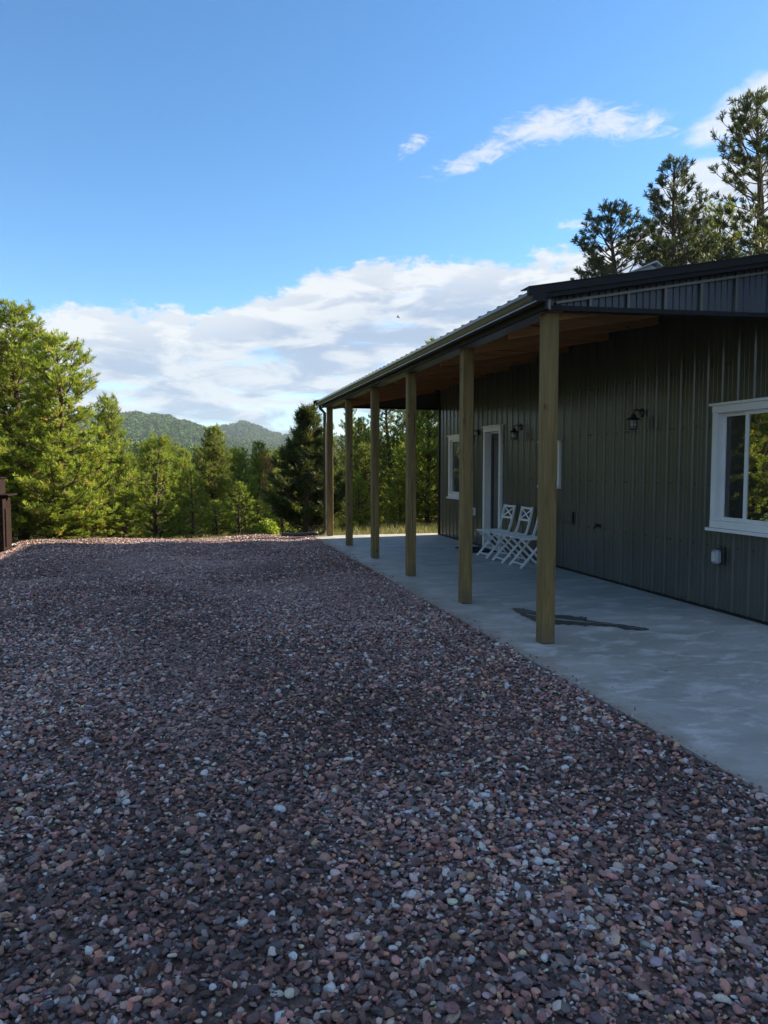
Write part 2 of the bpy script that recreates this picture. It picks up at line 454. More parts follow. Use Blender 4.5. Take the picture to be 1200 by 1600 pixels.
# ------------------------------------------------------------------ terrain
def vnoise(x, y, seed=0):
    xi, yi = np.floor(x).astype(int), np.floor(y).astype(int)
    xf, yf = x - xi, y - yi
    def hsh(a, b):
        h = np.sin(a * 127.1 + b * 311.7 + seed * 74.7) * 43758.5453
        return h - np.floor(h)
    u, w = xf * xf * (3 - 2 * xf), yf * yf * (3 - 2 * yf)
    return (hsh(xi, yi) * (1 - u) + hsh(xi + 1, yi) * u) * (1 - w) + (hsh(xi, yi + 1) * (1 - u) + hsh(xi + 1, yi + 1) * u) * w
def fbm(x, y, seed=0, o=4):
    t = 0; a = .5
    for i in range(o): t = t + a * (vnoise(x, y, seed + i * 13) - .5); x, y, a = x * 2.03, y * 2.03, a * .5
    return t
RIDGES = [  # peak distance, half width, skyline tangent by bearing
    (560, 230, [(-180, .0), (-60, .02), (-20, .034), (-8, .036), (-5, .033), (-2, .027), (1, .016), (4, .006), (8, .0), (14, -.005), (40, .005), (90, .0), (180, .0)]),
    (1400, 520, [(-180, .02), (-60, .055), (-20, .060), (-9, .064), (-6, .068), (-3.4, .0708), (-1.5, .067), (.2, .058), (1.7, .049), (3, .040), (5, .032), (9, .028), (20, .03), (60, .03), (120, .02), (180, .02)]),
    (2050, 520, [(-180, .02), (-10, .04), (0, .045), (1.6, .0485), (2.4, .0545), (3.2, .0585), (4.1, .0605), (4.9, .0575), (5.6, .052), (6.6, .046), (8, .043), (14, .040), (40, .045), (120, .03), (180, .02)]),
    (3100, 500, [(-180, .03), (-10, .035), (5, .040), (6.6, .0425), (8.5, .0415), (14, .040), (60, .04), (180, .03)]),
]
PAD = (-3.75, 17.15)                    # left and far edge of the levelled gravel yard
def ground_z(x, y):
    x, y = np.asarray(x, float), np.asarray(y, float)
    r = np.hypot(x, y); a = np.degrees(np.arctan2(x, y))
    far = y - (PAD[1] + .4 + 1.6 * np.clip((x - 3) / 2, 0, 1) + .35 * np.sin(x * 1.3))
    left = (PAD[0] - .5 - x) * np.clip((y + 20) / 20, .2, 1)
    dd = np.maximum(0, np.maximum(far, left))
    dd = np.where((far > 0) & (left > 0), np.hypot(far, left), dd)
    z = -.10 - 30 * (1 - np.exp(-.115 * dd / 30)) + .25 * fbm(x * .35, y * .35, 3) * np.clip(dd / 3, 0, 1) + 5 * fbm(x * .02, y * .02, 9) * np.clip(dd / 90, 0, 1)
    for i, (rp, hw, tab) in enumerate(RIDGES):
        t = np.interp(a, [q[0] for q in tab], [q[1] for q in tab])
        s = np.where(r < rp, np.clip((r - (rp - 1.6 * hw)) / (1.6 * hw), 0, 1), np.clip(1 - (r - rp) / (1.5 * hw), .35, 1))
        s = s * s * (3 - 2 * s)
        crest = t * rp + EYE - (15 if i else 9) + (13 if i else 4) * fbm(a * 1.3, r * .004, 20 + i)
        z = np.maximum(z, -30 + (crest + 30) * s + 26 * fbm(x * .006, y * .006, 40 + i) * s * (1 - s) * 2)
    return z
rings = np.concatenate([np.arange(.0, 40, .9), np.geomspace(40, 4000, 150)])
azs = np.radians(np.concatenate([np.arange(-180, -40, 3), np.arange(-40, 60, .5), np.arange(60, 180, 3)]))
RR, AA = np.meshgrid(rings[1:], azs, indexing='ij')
gx, gy = RR * np.sin(AA), RR * np.cos(AA)
gzz = ground_z(gx, gy)
nr, na = gx.shape
gv = np.stack([gx.ravel(), gy.ravel(), gzz.ravel()], 1)
gv = np.vstack([gv, [[0, 0, -.1]]])
ii, jj = np.meshgrid(np.arange(nr - 1), np.arange(na), indexing='ij')
a = (ii * na + jj).ravel(); b = (ii * na + (jj + 1) % na).ravel(); c_ = ((ii + 1) * na + (jj + 1) % na).ravel(); d_ = ((ii + 1) * na + jj).ravel()
quads = np.stack([a, d_, c_, b], 1)
near = (ii.ravel() < np.searchsorted(rings, 180))
def np_mesh(name, verts, quads, mat, smooth=True):
    me = bpy.data.meshes.new(name)
    used, inv = np.unique(quads, return_inverse=True)
    vv = verts[used]; q = inv.reshape(quads.shape)
    k = quads.shape[1]
    me.vertices.add(len(vv)); me.vertices.foreach_set('co', vv.astype(np.float32).ravel())
    me.loops.add(q.size); me.loops.foreach_set('vertex_index', q.astype(np.int32).ravel())
    me.polygons.add(len(q)); me.polygons.foreach_set('loop_start', np.arange(0, q.size, k, dtype=np.int32))
    me.update(calc_edges=True)
    if smooth: me.polygons.foreach_set('use_smooth', np.ones(len(q), bool))
    me.materials.append(MAT[mat]); me.validate()
    return me
def link(name, me, parent=None):
    o = bpy.data.objects.new(name, me); COL.objects.link(o)
    if parent: o.parent = parent
    return o
tag(link('ground', np_mesh('ground', gv, quads[near], 'ground')), kind='structure')
tag(link('hills', np_mesh('hills', gv, quads[~near], 'hill')), kind='structure')

# ------------------------------------------------------------------ gravel yard and slab
SLAB_X = 2.62
def pad_z(x, y):
    x, y = np.asarray(x, float), np.asarray(y, float)
    e = np.clip((SLAB_X - x) / .5, 0, 1)
    rim = np.clip((y - 16.6) / .6, 0, 1) + np.clip((PAD[0] + .5 - x) / .5, 0, 1)
    track = -.022 * np.exp(-((x + .2 - .03 * y) / .45) ** 2) - .022 * np.exp(-((x - 1.5 - .03 * y) / .4) ** 2)
    return -.016 - .022 * e + e * (.15 * fbm(x * .8, y * .8, 5, 3) + .03 * fbm(x * 3, y * 3, 6, 2) + track + .02) - .07 * rim
xs = np.arange(-5.2, SLAB_X + .001, .1); xs[-1] = SLAB_X - .003; ys = np.arange(-4, 17.4, .12)
# the yard outline: wide near the camera, narrowing to the far corner
PX, PY = np.meshgrid(xs, ys, indexing='ij')
pv = np.stack([PX.ravel(), PY.ravel(), pad_z(PX, PY).ravel()], 1)
n1_, n2_ = PX.shape
ii, jj = np.meshgrid(np.arange(n1_ - 1), np.arange(n2_ - 1), indexing='ij')
ii, jj = ii.ravel(), jj.ravel()
def on_pad(x, y):
    wob = .18 * np.sin(y * 2.1) + .12 * np.sin(y * 5.3 + 1)
    wob2 = .14 * np.sin(x * 1.9) + .10 * np.sin(x * 4.7 + 2)
    lim = np.where(y > 12, -3.55 + .12 * (y - 12) * 0, -5.1)
    return (x > lim + wob) & (y < 17.0 + wob2) & (x < SLAB_X)
cx_, cy_ = (xs[ii] + xs[ii + 1]) / 2, (ys[jj] + ys[jj + 1]) / 2
ok = on_pad(cx_, cy_)
pq = np.stack([ii * n2_ + jj, (ii + 1) * n2_ + jj, (ii + 1) * n2_ + jj + 1, ii * n2_ + jj + 1], 1)[ok]
bed = link('gravel_bed', np_mesh('gravel_bed', pv, pq, 'bed')); tag(bed, kind='structure')
bb = B().box(SLAB_X, 14.6, -4, 16.28, -.14, 0)
tag(bb.out('concrete_slab', 'concrete'), kind='structure')

def stone_mesh(i, stretch):
    bm = bmesh.new(); bmesh.ops.create_icosphere(bm, subdivisions=2, radius=1)
    r = random.Random(40 + i)
    planes = [(Vector((r.gauss(0, 1), r.gauss(0, 1), r.gauss(0, 1))).normalized(), r.uniform(.45, .82)) for _ in range(9)]
    for v in bm.verts:
        for n, dd in planes:
            e = v.co.dot(n) - dd
            if e > 0: v.co -= n * e * .92
        v.co += Vector((r.uniform(-.03, .03), r.uniform(-.03, .03), r.uniform(-.03, .03)))
        v.co.x *= stretch[0]; v.co.y *= stretch[1]; v.co.z *= stretch[2]
    me = bpy.data.meshes.new('stone'); bm.to_mesh(me); bm.free()
    me.materials.append(MAT['stone']); return me
def variant_collection(name, meshes):
    c = bpy.data.collections.new(name)
    for me in meshes: c.objects.link(bpy.data.objects.new(me.name, me))
    return c
def scatter(name, pts, rot, scl, idx, tint, coll):
    me = bpy.data.meshes.new(name)
    me.vertices.add(len(pts)); me.vertices.foreach_set('co', pts.astype(np.float32).ravel())
    for nm, ty, arr, key in (('rot', 'FLOAT_VECTOR', rot, 'vector'), ('scl', 'FLOAT_VECTOR', scl, 'vector'), ('idx', 'INT', idx, 'value'), ('tint', 'FLOAT_COLOR', tint, 'color')):
        at = me.attributes.new(nm, ty, 'POINT')
        at.data.foreach_set(key, np.ascontiguousarray(arr, dtype=np.int32 if ty == 'INT' else np.float32).ravel())
    o = link(name, me)
    g = bpy.data.node_groups.new(name + '_nodes', 'GeometryNodeTree')
    g.interface.new_socket('Geometry', in_out='INPUT', socket_type='NodeSocketGeometry')
    g.interface.new_socket('Geometry', in_out='OUTPUT', socket_type='NodeSocketGeometry')
    N, L = g.nodes, g.links
    gi, go = N.new('NodeGroupInput'), N.new('NodeGroupOutput')
    iop = N.new('GeometryNodeInstanceOnPoints'); ci = N.new('GeometryNodeCollectionInfo')
    ci.inputs['Collection'].default_value = coll; ci.inputs['Separate Children'].default_value = True; ci.inputs['Reset Children'].default_value = True
    def attr(nm, ty):
        n = N.new('GeometryNodeInputNamedAttribute'); n.data_type = ty; n.inputs[0].default_value = nm; return n.outputs[0]
    L.new(gi.outputs[0], iop.inputs['Points']); L.new(ci.outputs[0], iop.inputs['Instance'])
    iop.inputs['Pick Instance'].default_value = True
    L.new(attr('idx', 'INT'), iop.inputs['Instance Index'])
    er = N.new('FunctionNodeEulerToRotation'); L.new(attr('rot', 'FLOAT_VECTOR'), er.inputs[0]); L.new(er.outputs[0], iop.inputs['Rotation'])
    L.new(attr('scl', 'FLOAT_VECTOR'), iop.inputs['Scale'])
    L.new(iop.outputs[0], go.inputs[0])
    md = o.modifiers.new('scatter', 'NODES'); md.node_group = g
    return o
stones = [stone_mesh(i, s) for i, s in enumerate([(1, .75, .5), (1, .8, .62), (1.1, .6, .4), (.9, .85, .7), (1.2, .65, .45), (1, .9, .38), (.85, .8, .75), (1.25, .5, .42), (1, .7, .55), (1.05, .85, .5)])]
stone_coll = variant_collection('stones', stones)
PAL = np.array([(.105, .062, .056), (.075, .048, .046), (.060, .062, .072), (.145, .088, .078), (.100, .098, .108), (.040, .036, .040), (.190, .125, .105), (.150, .075, .052),
                (.20, .185, .18), (.34, .32, .31), (.22, .17, .105), (.26, .13, .09), (.09, .105, .115), (.50, .48, .46)])
PW = np.array([18, 15, 11, 13, 9, 10, 6, 5, 7.0, 4.5, 2.2, 2.2, 4.5, 1.8]); PW = PW / PW.sum()
def gravel_pts():
    out = []
    #             y0   y1   stones per square metre
    for y0, y1, den in ((.9, 3.2, 4600), (3.2, 6, 3900), (6, 10, 3000), (10, 17.4, 2400)):
        x0, x1 = -.42 * y1 - 1.2, SLAB_X + .03
        x0 = max(x0, -4.2) if y1 > 11 else x0
        n = int((x1 - x0) * (y1 - y0) * den)
        out.append(np.stack([rng.uniform(x0, x1, n), rng.uniform(y0, y1, n)], 1))
    p = np.vstack(out)
    # the stones spill unevenly against the slab edge
    keep = on_pad(np.minimum(p[:, 0], SLAB_X - .01), p[:, 1]) & (p[:, 0] < SLAB_X + .0 + .02 * np.sin(p[:, 1] * 7) )
    return p[keep]
gp = gravel_pts(); n = len(gp)
size = np.clip(rng.lognormal(math.log(.0108), .42, n), .0040, .027)
big_ = rng.random(n) < .012; size[big_] = rng.uniform(.018, .030, big_.sum())
zz = pad_z(gp[:, 0], gp[:, 1]) + rng.uniform(-.011, .015, n) + size * .25
pts = np.column_stack([gp, zz])
rot = np.column_stack([rng.normal(0, .27, n), rng.normal(0, .27, n), rng.uniform(0, 6.28, n)])
scl = size[:, None] * rng.uniform(.8, 1.25, (n, 3))
tint = PAL[rng.choice(len(PAL), n, p=PW)] * rng.lognormal(-.04, .52, (n, 1)) * rng.uniform(.92, 1.08, (n, 3))
# big soft patches: dustier where vehicles have run, cleaner and darker elsewhere
shade_ = fbm(gp[:, 0] * .9, gp[:, 1] * .7, 31, 4)
tint = tint * (1 + 1.4 * shade_)[:, None]
patch = .5 + fbm(gp[:, 0] * .5, gp[:, 1] * .33, 77, 3)
dust = np.clip((patch - .52) * 3, 0, .45)[:, None]
dpool = .55 * np.exp(-(((gp[:, 0] + .2) / 1.9) ** 2) - (((gp[:, 1] - 12.3) / 1.5) ** 2))[:, None]
dust = np.clip(dust + dpool, 0, .6)
tint = tint * (1 - dust) + np.array([(.19, .165, .165)]) * dust
print('stones', n)
# a few stones kicked onto the slab
ns = 420
sx = SLAB_X + rng.exponential(.035, ns) ; sy = rng.uniform(1.5, 16.2, ns); far_ = rng.random(ns) < .10; sx[far_] = SLAB_X + rng.uniform(0, 2.3, far_.sum())
ssz = np.clip(rng.lognormal(math.log(.0075), .35, ns), .003, .016); ssz[far_] *= .55
pts = np.vstack([pts, np.column_stack([sx, sy, ssz * .42])]); rot = np.vstack([rot, np.column_stack([rng.normal(0, .1, ns), rng.normal(0, .1, ns), rng.uniform(0, 6.28, ns)])])
scl = np.vstack([scl, ssz[:, None] * rng.uniform(.8, 1.2, (ns, 3))]); tint = np.vstack([tint, PAL[rng.choice(len(PAL), ns, p=PW)]])
n = n + ns
gr = scatter('gravel', pts, rot, scl, rng.integers(0, len(stones), n), np.column_stack([np.clip(tint * np.array([(3.15, 2.55, 2.35)]), .01, .8), np.ones(n)]), stone_coll)
tag(gr, 'loose reddish brown and grey gravel covering the yard', 'gravel', kind='stuff')

# ------------------------------------------------------------------ house
WX = 5.45            # plane of the porch wall
WY0, WY1 = 5.78, 15.85
EAVE_X, EAVE_Z, SLOPE = 2.74, 2.985, .184
RIDGE_X = 9.9
RY0, RY1 = 5.62, 16.40
def roof_z(x): return EAVE_Z + (min(x, 2 * RIDGE_X - x) - EAVE_X) * SLOPE
house = tag(empty('house', (WX, 11, 0)), 'low dark grey metal-sided house with a long open porch on wooden posts', 'house')
def hpart(b, name, mat, parent=None, **kw):
    o = b.out(name, mat, None, **kw)
    p = parent or house
    o.parent = p
    if p is house: o.matrix_parent_inverse = Matrix.Translation(-Vector((WX, 11, 0)))
    return o
# siding profile: offset outwards against distance along one 0.914 m sheet
def sheet_profile(major, minor, hmaj, hmin, width):
    k = int(round(width / major)); out = []
    for i in range(k):
        s = i * major
        out += [(s, 0), (s + .010, hmaj), (s + .030, hmaj), (s + .042, 0)]
        m0 = s + .042; gap = (major - .042)
        for j in range(minor):
            c = m0 + gap * (j + 1) / (minor + 1)
            out += [(c - .011, 0), (c - .004, hmin), (c + .004, hmin), (c + .011, 0)]
    out.append((width - .002, 0))
    return out
def siding(name, prof, org, along, normal, z0, zf, holes, s0, mat, parent, overlap=.0025):
    """one sheet; org at s=0, holes as (sa, sb, za, zb) in wall coordinates; returns the object"""
    org, along, normal = Vector(org), Vector(along), Vector(normal)
    prof = sorted(prof); ss = [p[0] for p in prof]
    extra = []
    for h in holes:
        for q in h[:2]:
            if s0 + prof[0][0] + .003 < q < s0 + prof[-1][0] - .003: extra.append(q - s0)
    pts = prof + [(e, float(np.interp(e, ss, [p[1] for p in prof]))) for e in extra]
    pts.sort()
    v, f = [], []
    for (a, oa), (b2, ob) in zip(pts, pts[1:]):
        if b2 - a < 1e-5: continue
        mid = s0 + (a + b2) / 2
        zs = [z0]
        for h in sorted([h for h in holes if h[0] < mid < h[1]], key=lambda h: h[2]): zs += [h[2], h[3]]
        iv = [(zs[i], zs[i + 1] if i + 1 < len(zs) else None) for i in range(0, len(zs), 2)]
        if iv and iv[-1][1] is None: pass
        for lo, hi in iv:
            za, zb = (hi, hi) if hi is not None else (zf(s0 + a), zf(s0 + b2))
            if min(za, zb) <= lo: continue
            k = len(v)
            for s_, o_, z_ in ((a, oa, lo), (b2, ob, lo), (b2, ob, zb), (a, oa, za)):
                p = org + along * (s0 + s_) + normal * (o_ + overlap * random.random() * 0)
                v.append((p.x, p.y, z_))
            f.append((k, k + 1, k + 2, k + 3))
    bb = B(); bb.add(v, f)
    return bb
OPEN = dict(big=(5.02 + .0, 6.80, .90, 2.20), )
# openings along the wall, as y ranges
win_big = (5.98, 6.80, .885, 2.215)     # continues past the frame; wall corner hides the rest
WIN1 = (4.60, 6.76)
def s_of(y): return WY1 - y
holes = []
def hole(y0, y1, z0, z1): holes.append((s_of(y1), s_of(y0), z0, z1))
BIGW = (4.9, 6.77, .90, 2.19)
SMALLW = (10.155, 10.78, 1.25, 1.92)
FARW = (13.98, 15.12, .90, 2.19)
DOOR = (12.40, 13.09, .06, 2.20)
# the house front corner stands just outside the frame: the wall runs on to WY0
BIGW = (5.86, 6.77, .90, 2.19)
for q in (BIGW, SMALLW, FARW, DOOR): hole(*q)
prof_w = sheet_profile(.2286, 2, .016, .0035, .9144)
k = 0; s = 0.0; total = WY1 - WY0
while s < total - .05:
    w = min(.9144, total - s)
    pr_ = [p for p in prof_w if p[0] < w - .004] + [(w - .002, 0)]
    span = [h for h in holes if h[0] <= s + .01 and h[1] >= s + w - .012]
    if span:                                    # the sheet is cut right through by an opening: one piece below it, one above
        h = span[0]
        hpart(siding('siding_panel', pr_, (WX, WY1, 0), (0, -1, 0), (-1, 0, 0), .012, lambda s_: h[2], [], s, 'siding', house), 'siding_panel', 'siding', fix=False)
        hpart(siding('siding_panel', pr_, (WX, WY1, 0), (0, -1, 0), (-1, 0, 0), h[3], lambda s_: roof_z(WX) - .03, [], s, 'siding', house), 'siding_panel', 'siding', fix=False)
        s += .9144; continue
    b_ = siding('siding_panel', pr_, (WX, WY1, 0), (0, -1, 0), (-1, 0, 0), .012, lambda s_: roof_z(WX) - .03, holes, s, 'siding', house)
    o = hpart(b_, 'siding_panel', 'siding', fix=False)
    s += .9144
# solid body behind the sheets so no light gets through
rec = .13
b_ = B()
body_x = WX + rec
b_.box(body_x, 2 * RIDGE_X - WX, WY0 + .02, WY1 - .02, .0, roof_z(WX) - .1)
hpart(b_, 'wall_core', 'box_dark')
# front end wall (faces the camera side, outside the frame) and back and far walls
prof_i = sheet_profile(.3048, 4, .022, .005, .9144)
s = 0; L_ = 2 * RIDGE_X - 2 * WX
while s < L_ - .05:
    w = min(.9144, L_ - s)
    pr_ = [p for p in prof_i if p[0] < w - .004] + [(w - .002, 0)]
    hpart(siding('siding_panel', pr_, (WX + .03, WY0, 0), (1, 0, 0), (0, -1, 0), .012, lambda q: roof_z(WX + .03 + q) - .04, [], s, 'siding', house), 'siding_panel', 'siding', fix=False)
    hpart(siding('siding_panel', pr_, (WX + .03, WY1, 0), (1, 0, 0), (0, 1, 0), .012, lambda q: roof_z(WX + .03 + q) - .04, [], s, 'siding', house), 'siding_panel', 'siding', fix=False)
    s += .9144
for yy in (WY0 + .05, WY1 - .05):
    b_ = B().prism([(WX + .13, roof_z(WX) - .1), (2 * RIDGE_X - WX - .13, roof_z(WX) - .1), (RIDGE_X, roof_z(RIDGE_X) - .15)], 'y', yy - .02, yy + .02)
    hpart(b_, 'gable_core', 'box_dark')
# corner trims and base flashing
hpart(B().box(WX - .026, WX + .05, WY1 - .05, WY1 + .026, .01, roof_z(WX) - .04), 'corner_trim', 'trim')
hpart(B().box(WX - .026, WX + .05, WY0 - .026, WY0 + .04, .01, roof_z(WX) - .04), 'corner_trim', 'trim')
hpart(B().box(WX - .022, WX + .10, WY0, WY1, .002, .028), 'base_flashing', 'trim')
# screws: four rows of little hex heads
b_ = B()
for zz_ in (.70, 1.355, 1.99, 2.62):
    for i in range(int(total / .2286) + 1):
        for ds in ((.085,) if (i % 4) else (.075, .130)):
            y = WY1 - i * .2286 - ds
            if y < WY0 + .02 or any(q[0] - .06 < y < q[1] + .06 and q[2] - .08 < zz_ < q[3] + .08 for q in (BIGW, SMALLW, FARW, DOOR)): continue
            b_.box(WX - .008, WX + .002, y - .009, y + .009, zz_ - .009, zz_ + .009)
o = hpart(b_, 'screws', 'black'); o['kind'] = 'stuff'

# windows
def window(y0, y1, z0, z1, sashes, right_mat, left_mat, sill=True, casing=.075):
    w = B()
    d0, d1 = WX - .045, WX + .10
    # outer casing, four butted boards
    w.box(d0, d1, y0, y0 + casing, z0 + casing, z1 - casing); w.box(d0, d1, y1 - casing, y1, z0 + casing, z1 - casing)
    w.box(d0 - .004, d1, y0 - .004, y1 + .004, z1 - casing, z1 + .002); w.box(d0 - .002, d1, y0 - .002, y1 + .002, z0, z0 + casing)
    fr = hpart(w, 'window', 'white', bevel=.003)
    w2 = B().box(d0 - .030, d0 + .02, y0 - .025, y1 + .025, z1 + .0025, z1 + .028)
    hpart(w2, 'head_trim', 'white', fr)
    if sill: hpart(B().box(d0 - .036, d0 + .03, y0 - .03, y1 + .03, z0 - .036, z0 - .0025), 'sill', 'white', fr, bevel=.003)
    ya, yb, za, zb = y0 + casing, y1 - casing, z0 + casing, z1 - casing
    t = .038
    for i, (p, q, mt, depth) in enumerate(sashes(ya, yb)):
        x0, x1 = WX + depth, WX + depth + .03
        sb = B().box(x0, x1, p, p + t, za + t, zb - t).box(x0, x1, q - t, q, za + t, zb - t).box(x0, x1, p, q, za, za + t).box(x0, x1, p, q, zb - t, zb)
        sh = hpart(sb, 'sash', 'white', fr)
        hpart(B().box(x0 + .012, x0 + .02, p + t, q - t, za + t, zb - t), 'pane', mt, fr)
    return fr
window(BIGW[0], BIGW[1], BIGW[2], BIGW[3], lambda a, b: [(b - .40, b, 'pane_screened', .035), (a, b - .362, 'pane', .0)], 0, 0)
window(SMALLW[0], SMALLW[1], SMALLW[2], SMALLW[3], lambda a, b: [(a, b, 'pane', .01)], 0, 0, casing=.05)
window(FARW[0], FARW[1], FARW[2], FARW[3], lambda a, b: [(b - .52, b, 'pane_screened', .0), (a, b - .48, 'pane_screened', .035)], 0, 0)
# door with its frame, threshold and glazed leaf
y0, y1, z0, z1 = DOOR
b_ = B(); c = .085
b_.box(WX - .05, WX + .05, y0 - c + .02, y0 + .02, .02, z1 - .0).box(WX - .05, WX + .05, y1 - .02, y1 + c - .02, .02, z1)
b_.box(WX - .054, WX + .05, y0 - c + .016, y1 + c - .016, z1 + .001, z1 + .085)
door = hpart(b_, 'door', 'white', bevel=.003)
hpart(B().box(WX - .07, WX + .05, y0 - c, y1 + c, z1 + .086, z1 + .11), 'head_trim', 'white', door)
hpart(B().box(WX + .05, WX + .128, y0 + .0, y0 + .03, .05, z1 - .002).box(WX + .05, WX + .128, y1 - .03, y1, .05, z1 - .002).box(WX + .05, WX + .128, y0 + .03, y1 - .03, z1 - .03, z1 - .002), 'jamb', 'white', door)
hpart(B().box(WX + .08, WX + .118, y0 + .031, y0 + .10, .07, z1 - .031).box(WX + .08, WX + .118, y1 - .10, y1 - .031, .07, z1 - .031)
      .box(WX + .08, WX + .118, y0 + .10, y1 - .10, .07, .26).box(WX + .08, WX + .118, y0 + .10, y1 - .10, z1 - .13, z1 - .031), 'leaf', 'box_dark', door, bevel=.002)
hpart(B().box(WX + .094, WX + .104, y0 + .10, y1 - .10, .26, z1 - .13), 'pane', 'door_pane', door)
hpart(B().box(WX - .06, WX + .12, y0, y1, .012, .06), 'threshold', 'silver', door, bevel=.003)
hb = B().tube([(WX + .08, y0 + .065, 1.02), (WX + .03, y0 + .065, 1.02), (WX + .03, y0 + .15, 1.02)], .009, 8)
hpart(hb, 'handle', 'black', door)

# roof sheets, ribbed, both slopes
L_roof = RIDGE_X - EAVE_X
sl = math.atan(SLOPE)
def roof_sheet(y0, y1, side):
    prof = [(0, 0), (.012, .013), (.034, .013), (.046, 0), (.2286, 0), (.2406, .013), (.2626, .013), (.2746, 0), (.4572, 0), (.4692, .013), (.4912, .013), (.5032, 0), (.6858, 0), (.6978, .013), (.7198, .013), (.7318, 0), (.9125, 0)]
    prof = [p for p in prof if p[0] <= y1 - y0]
    if y1 - y0 - prof[-1][0] > .01: prof.append((y1 - y0, 0))
    v, f = [], []
    ends = (EAVE_X - .012, RIDGE_X)
    for p, hgt in prof:
        for e in ends:
            z = EAVE_Z + (e - EAVE_X) * SLOPE + hgt + .012
            v.append((e if side else 2 * RIDGE_X - e, y0 + p, z))
        for e in ends[::-1]:
            z = EAVE_Z + (e - EAVE_X) * SLOPE - .004
            v.append((e if side else 2 * RIDGE_X - e, y0 + p, z))
    n = len(prof)
    for i in range(n - 1):
        for j in range(4):
            f.append((i * 4 + j, i * 4 + (j + 1) % 4, i * 4 + 4 + (j + 1) % 4, i * 4 + 4 + j))
    f += [(0, 1, 2, 3), tuple(4 * (n - 1) + q for q in (3, 2, 1, 0))]
    return B().add(v, f)
y = RY0
while y < RY1 - .05:
    for side in (1, 0): hpart(roof_sheet(y, min(y + .913, RY1), side), 'roof_panel', 'roofing')
    y += .9144
def zline(x, dz=0): return EAVE_Z + (x - EAVE_X) * SLOPE + dz
# ridge cap
hpart(B().prism([(RIDGE_X - .2, zline(RIDGE_X - .2, .036)), (RIDGE_X, zline(RIDGE_X, .045)), (RIDGE_X + .2, zline(RIDGE_X - .2, .036)), (RIDGE_X, zline(RIDGE_X, .03))], 'y', RY0 - .02, RY1 + .02), 'ridge_cap', 'trim')
# rake trims: a stepped fascia following the slope at both ends
for yr, sgn in ((RY0, -1), (RY1, 1)):
    for sd in (0, 1):
        def mx_(x): return x if not sd else 2 * RIDGE_X - x
        xa, xb = EAVE_X - .06, RIDGE_X
        q = B().prism([(mx_(xa), zline(xa, .030)), (mx_(xb), zline(xb, .030)), (mx_(xb), zline(xb, -.030)), (mx_(xa), zline(xa, -.030))], 'y', yr + sgn * .002, yr + sgn * .035)
        q.prism([(mx_(xa), zline(xa, .040)), (mx_(xb), zline(xb, .040)), (mx_(xb), zline(xb, .0305)), (mx_(xa), zline(xa, .0305))], 'y', yr - sgn * .12, yr + sgn * .040)
        q.prism([(mx_(xa + .05), zline(xa + .05, -.0305)), (mx_(xb), zline(xb, -.0305)), (mx_(xb), zline(xb, -.068)), (mx_(xa + .05), zline(xa + .05, -.068))], 'y', yr - sgn * .03, yr + sgn * .018)
        hpart(q, 'rake_trim', 'trim')
# eave: gutter, fascia, beam with its metal wrap
gx0, gx1 = EAVE_X - .02, EAVE_X + .10
GP = [(gx1, .085), (gx1, .0), (gx0 + .035, .0), (gx0 + .02, .02), (gx0 + .012, .045), (gx0, .062), (gx0, .088), (gx0 + .010, .088), (gx0 + .010, .070), (gx0 + .03, .03), (gx0 + .045, .008), (gx1 - .004, .008), (gx1 - .004, .085)]
gz0 = EAVE_Z - .082
q = B()
nG = len(GP); v = []; f = []
for t in (RY0 - .03, RY1 - .06):
    for p, z in GP: v.append((p, t, gz0 + z))
for i in range(nG): f.append((i, nG + i, nG + (i + 1) % nG, (i + 1) % nG))
q.add(v, f)
gut = hpart(q, 'gutter', 'gutter')
hpart(B().box(gx0 + .024, gx0 + .034, RY0 - .028, RY1 - .062, gz0 - .0065, gz0 - .0005), 'drip_edge', 'silver', gut)
hpart(B().box(2.8905, 2.8965, RY0 + .06, 16.30, 2.859, 2.874), 'wrap_lip', 'silver')
for ya_ in (RY0 - .034, RY1 - .0595): hpart(B().box(gx0, gx1, ya_, ya_ + .0035, gz0, gz0 + .087), 'end_cap', 'trim', gut)
hpart(B().box(EAVE_X + .104, EAVE_X + .13, RY0 + .0, RY1 - .05, EAVE_Z - .135, EAVE_Z + .012), 'fascia', 'trim')
hpart(B().box(EAVE_X + .131, 2.90, RY0 + .04, RY1 - .08, EAVE_Z - .128, EAVE_Z - .118), 'soffit', 'trim')
BZ0 = 2.862
hpart(B().box(2.935, 3.065, 5.74, 16.27, BZ0 + .012, 3.03), 'beam', 'beam')
hpart(B().box(2.898, 2.93, RY0 + .06, 16.30, BZ0 - .004, EAVE_Z + .03).box(2.93, 3.065, RY0 + .10, 16.30, BZ0 - .004, BZ0 + .008), 'beam_wrap', 'wrap', bevel=.002)
# rafters: every third one meets a post; hangers on the beam
POSTS_Y = [5.84, 7.80, 9.95, 12.05, 14.15, 16.20]
ry = []
for a_, b2 in zip(POSTS_Y, POSTS_Y[1:]):
    for t in (0, .5): ry.append(a_ + (b2 - a_) * t)
ry.append(POSTS_Y[-1])
for i, y in enumerate(ry):
    if i == 0 or i == len(ry) - 1: y += .06 * (1 if i == 0 else -1)
    xa, xb = 3.068, WX - .03
    hpart(B().prism([(xa, zline(xa, -.235)), (xb, zline(xb, -.235)), (xb, zline(xb, -.045)), (xa, zline(xa, -.045))], 'y', y - .024, y + .024), 'rafter', 'rafter')
for x in (3.35, 3.95, 4.55, 5.15):
    hpart(B().prism([(x - .045, zline(x - .045, -.044)), (x + .045, zline(x + .045, -.044)), (x + .045, zline(x + .045, -.006)), (x - .045, zline(x - .045, -.006))], 'y', 5.75, 16.28), 'purlin', 'beam')
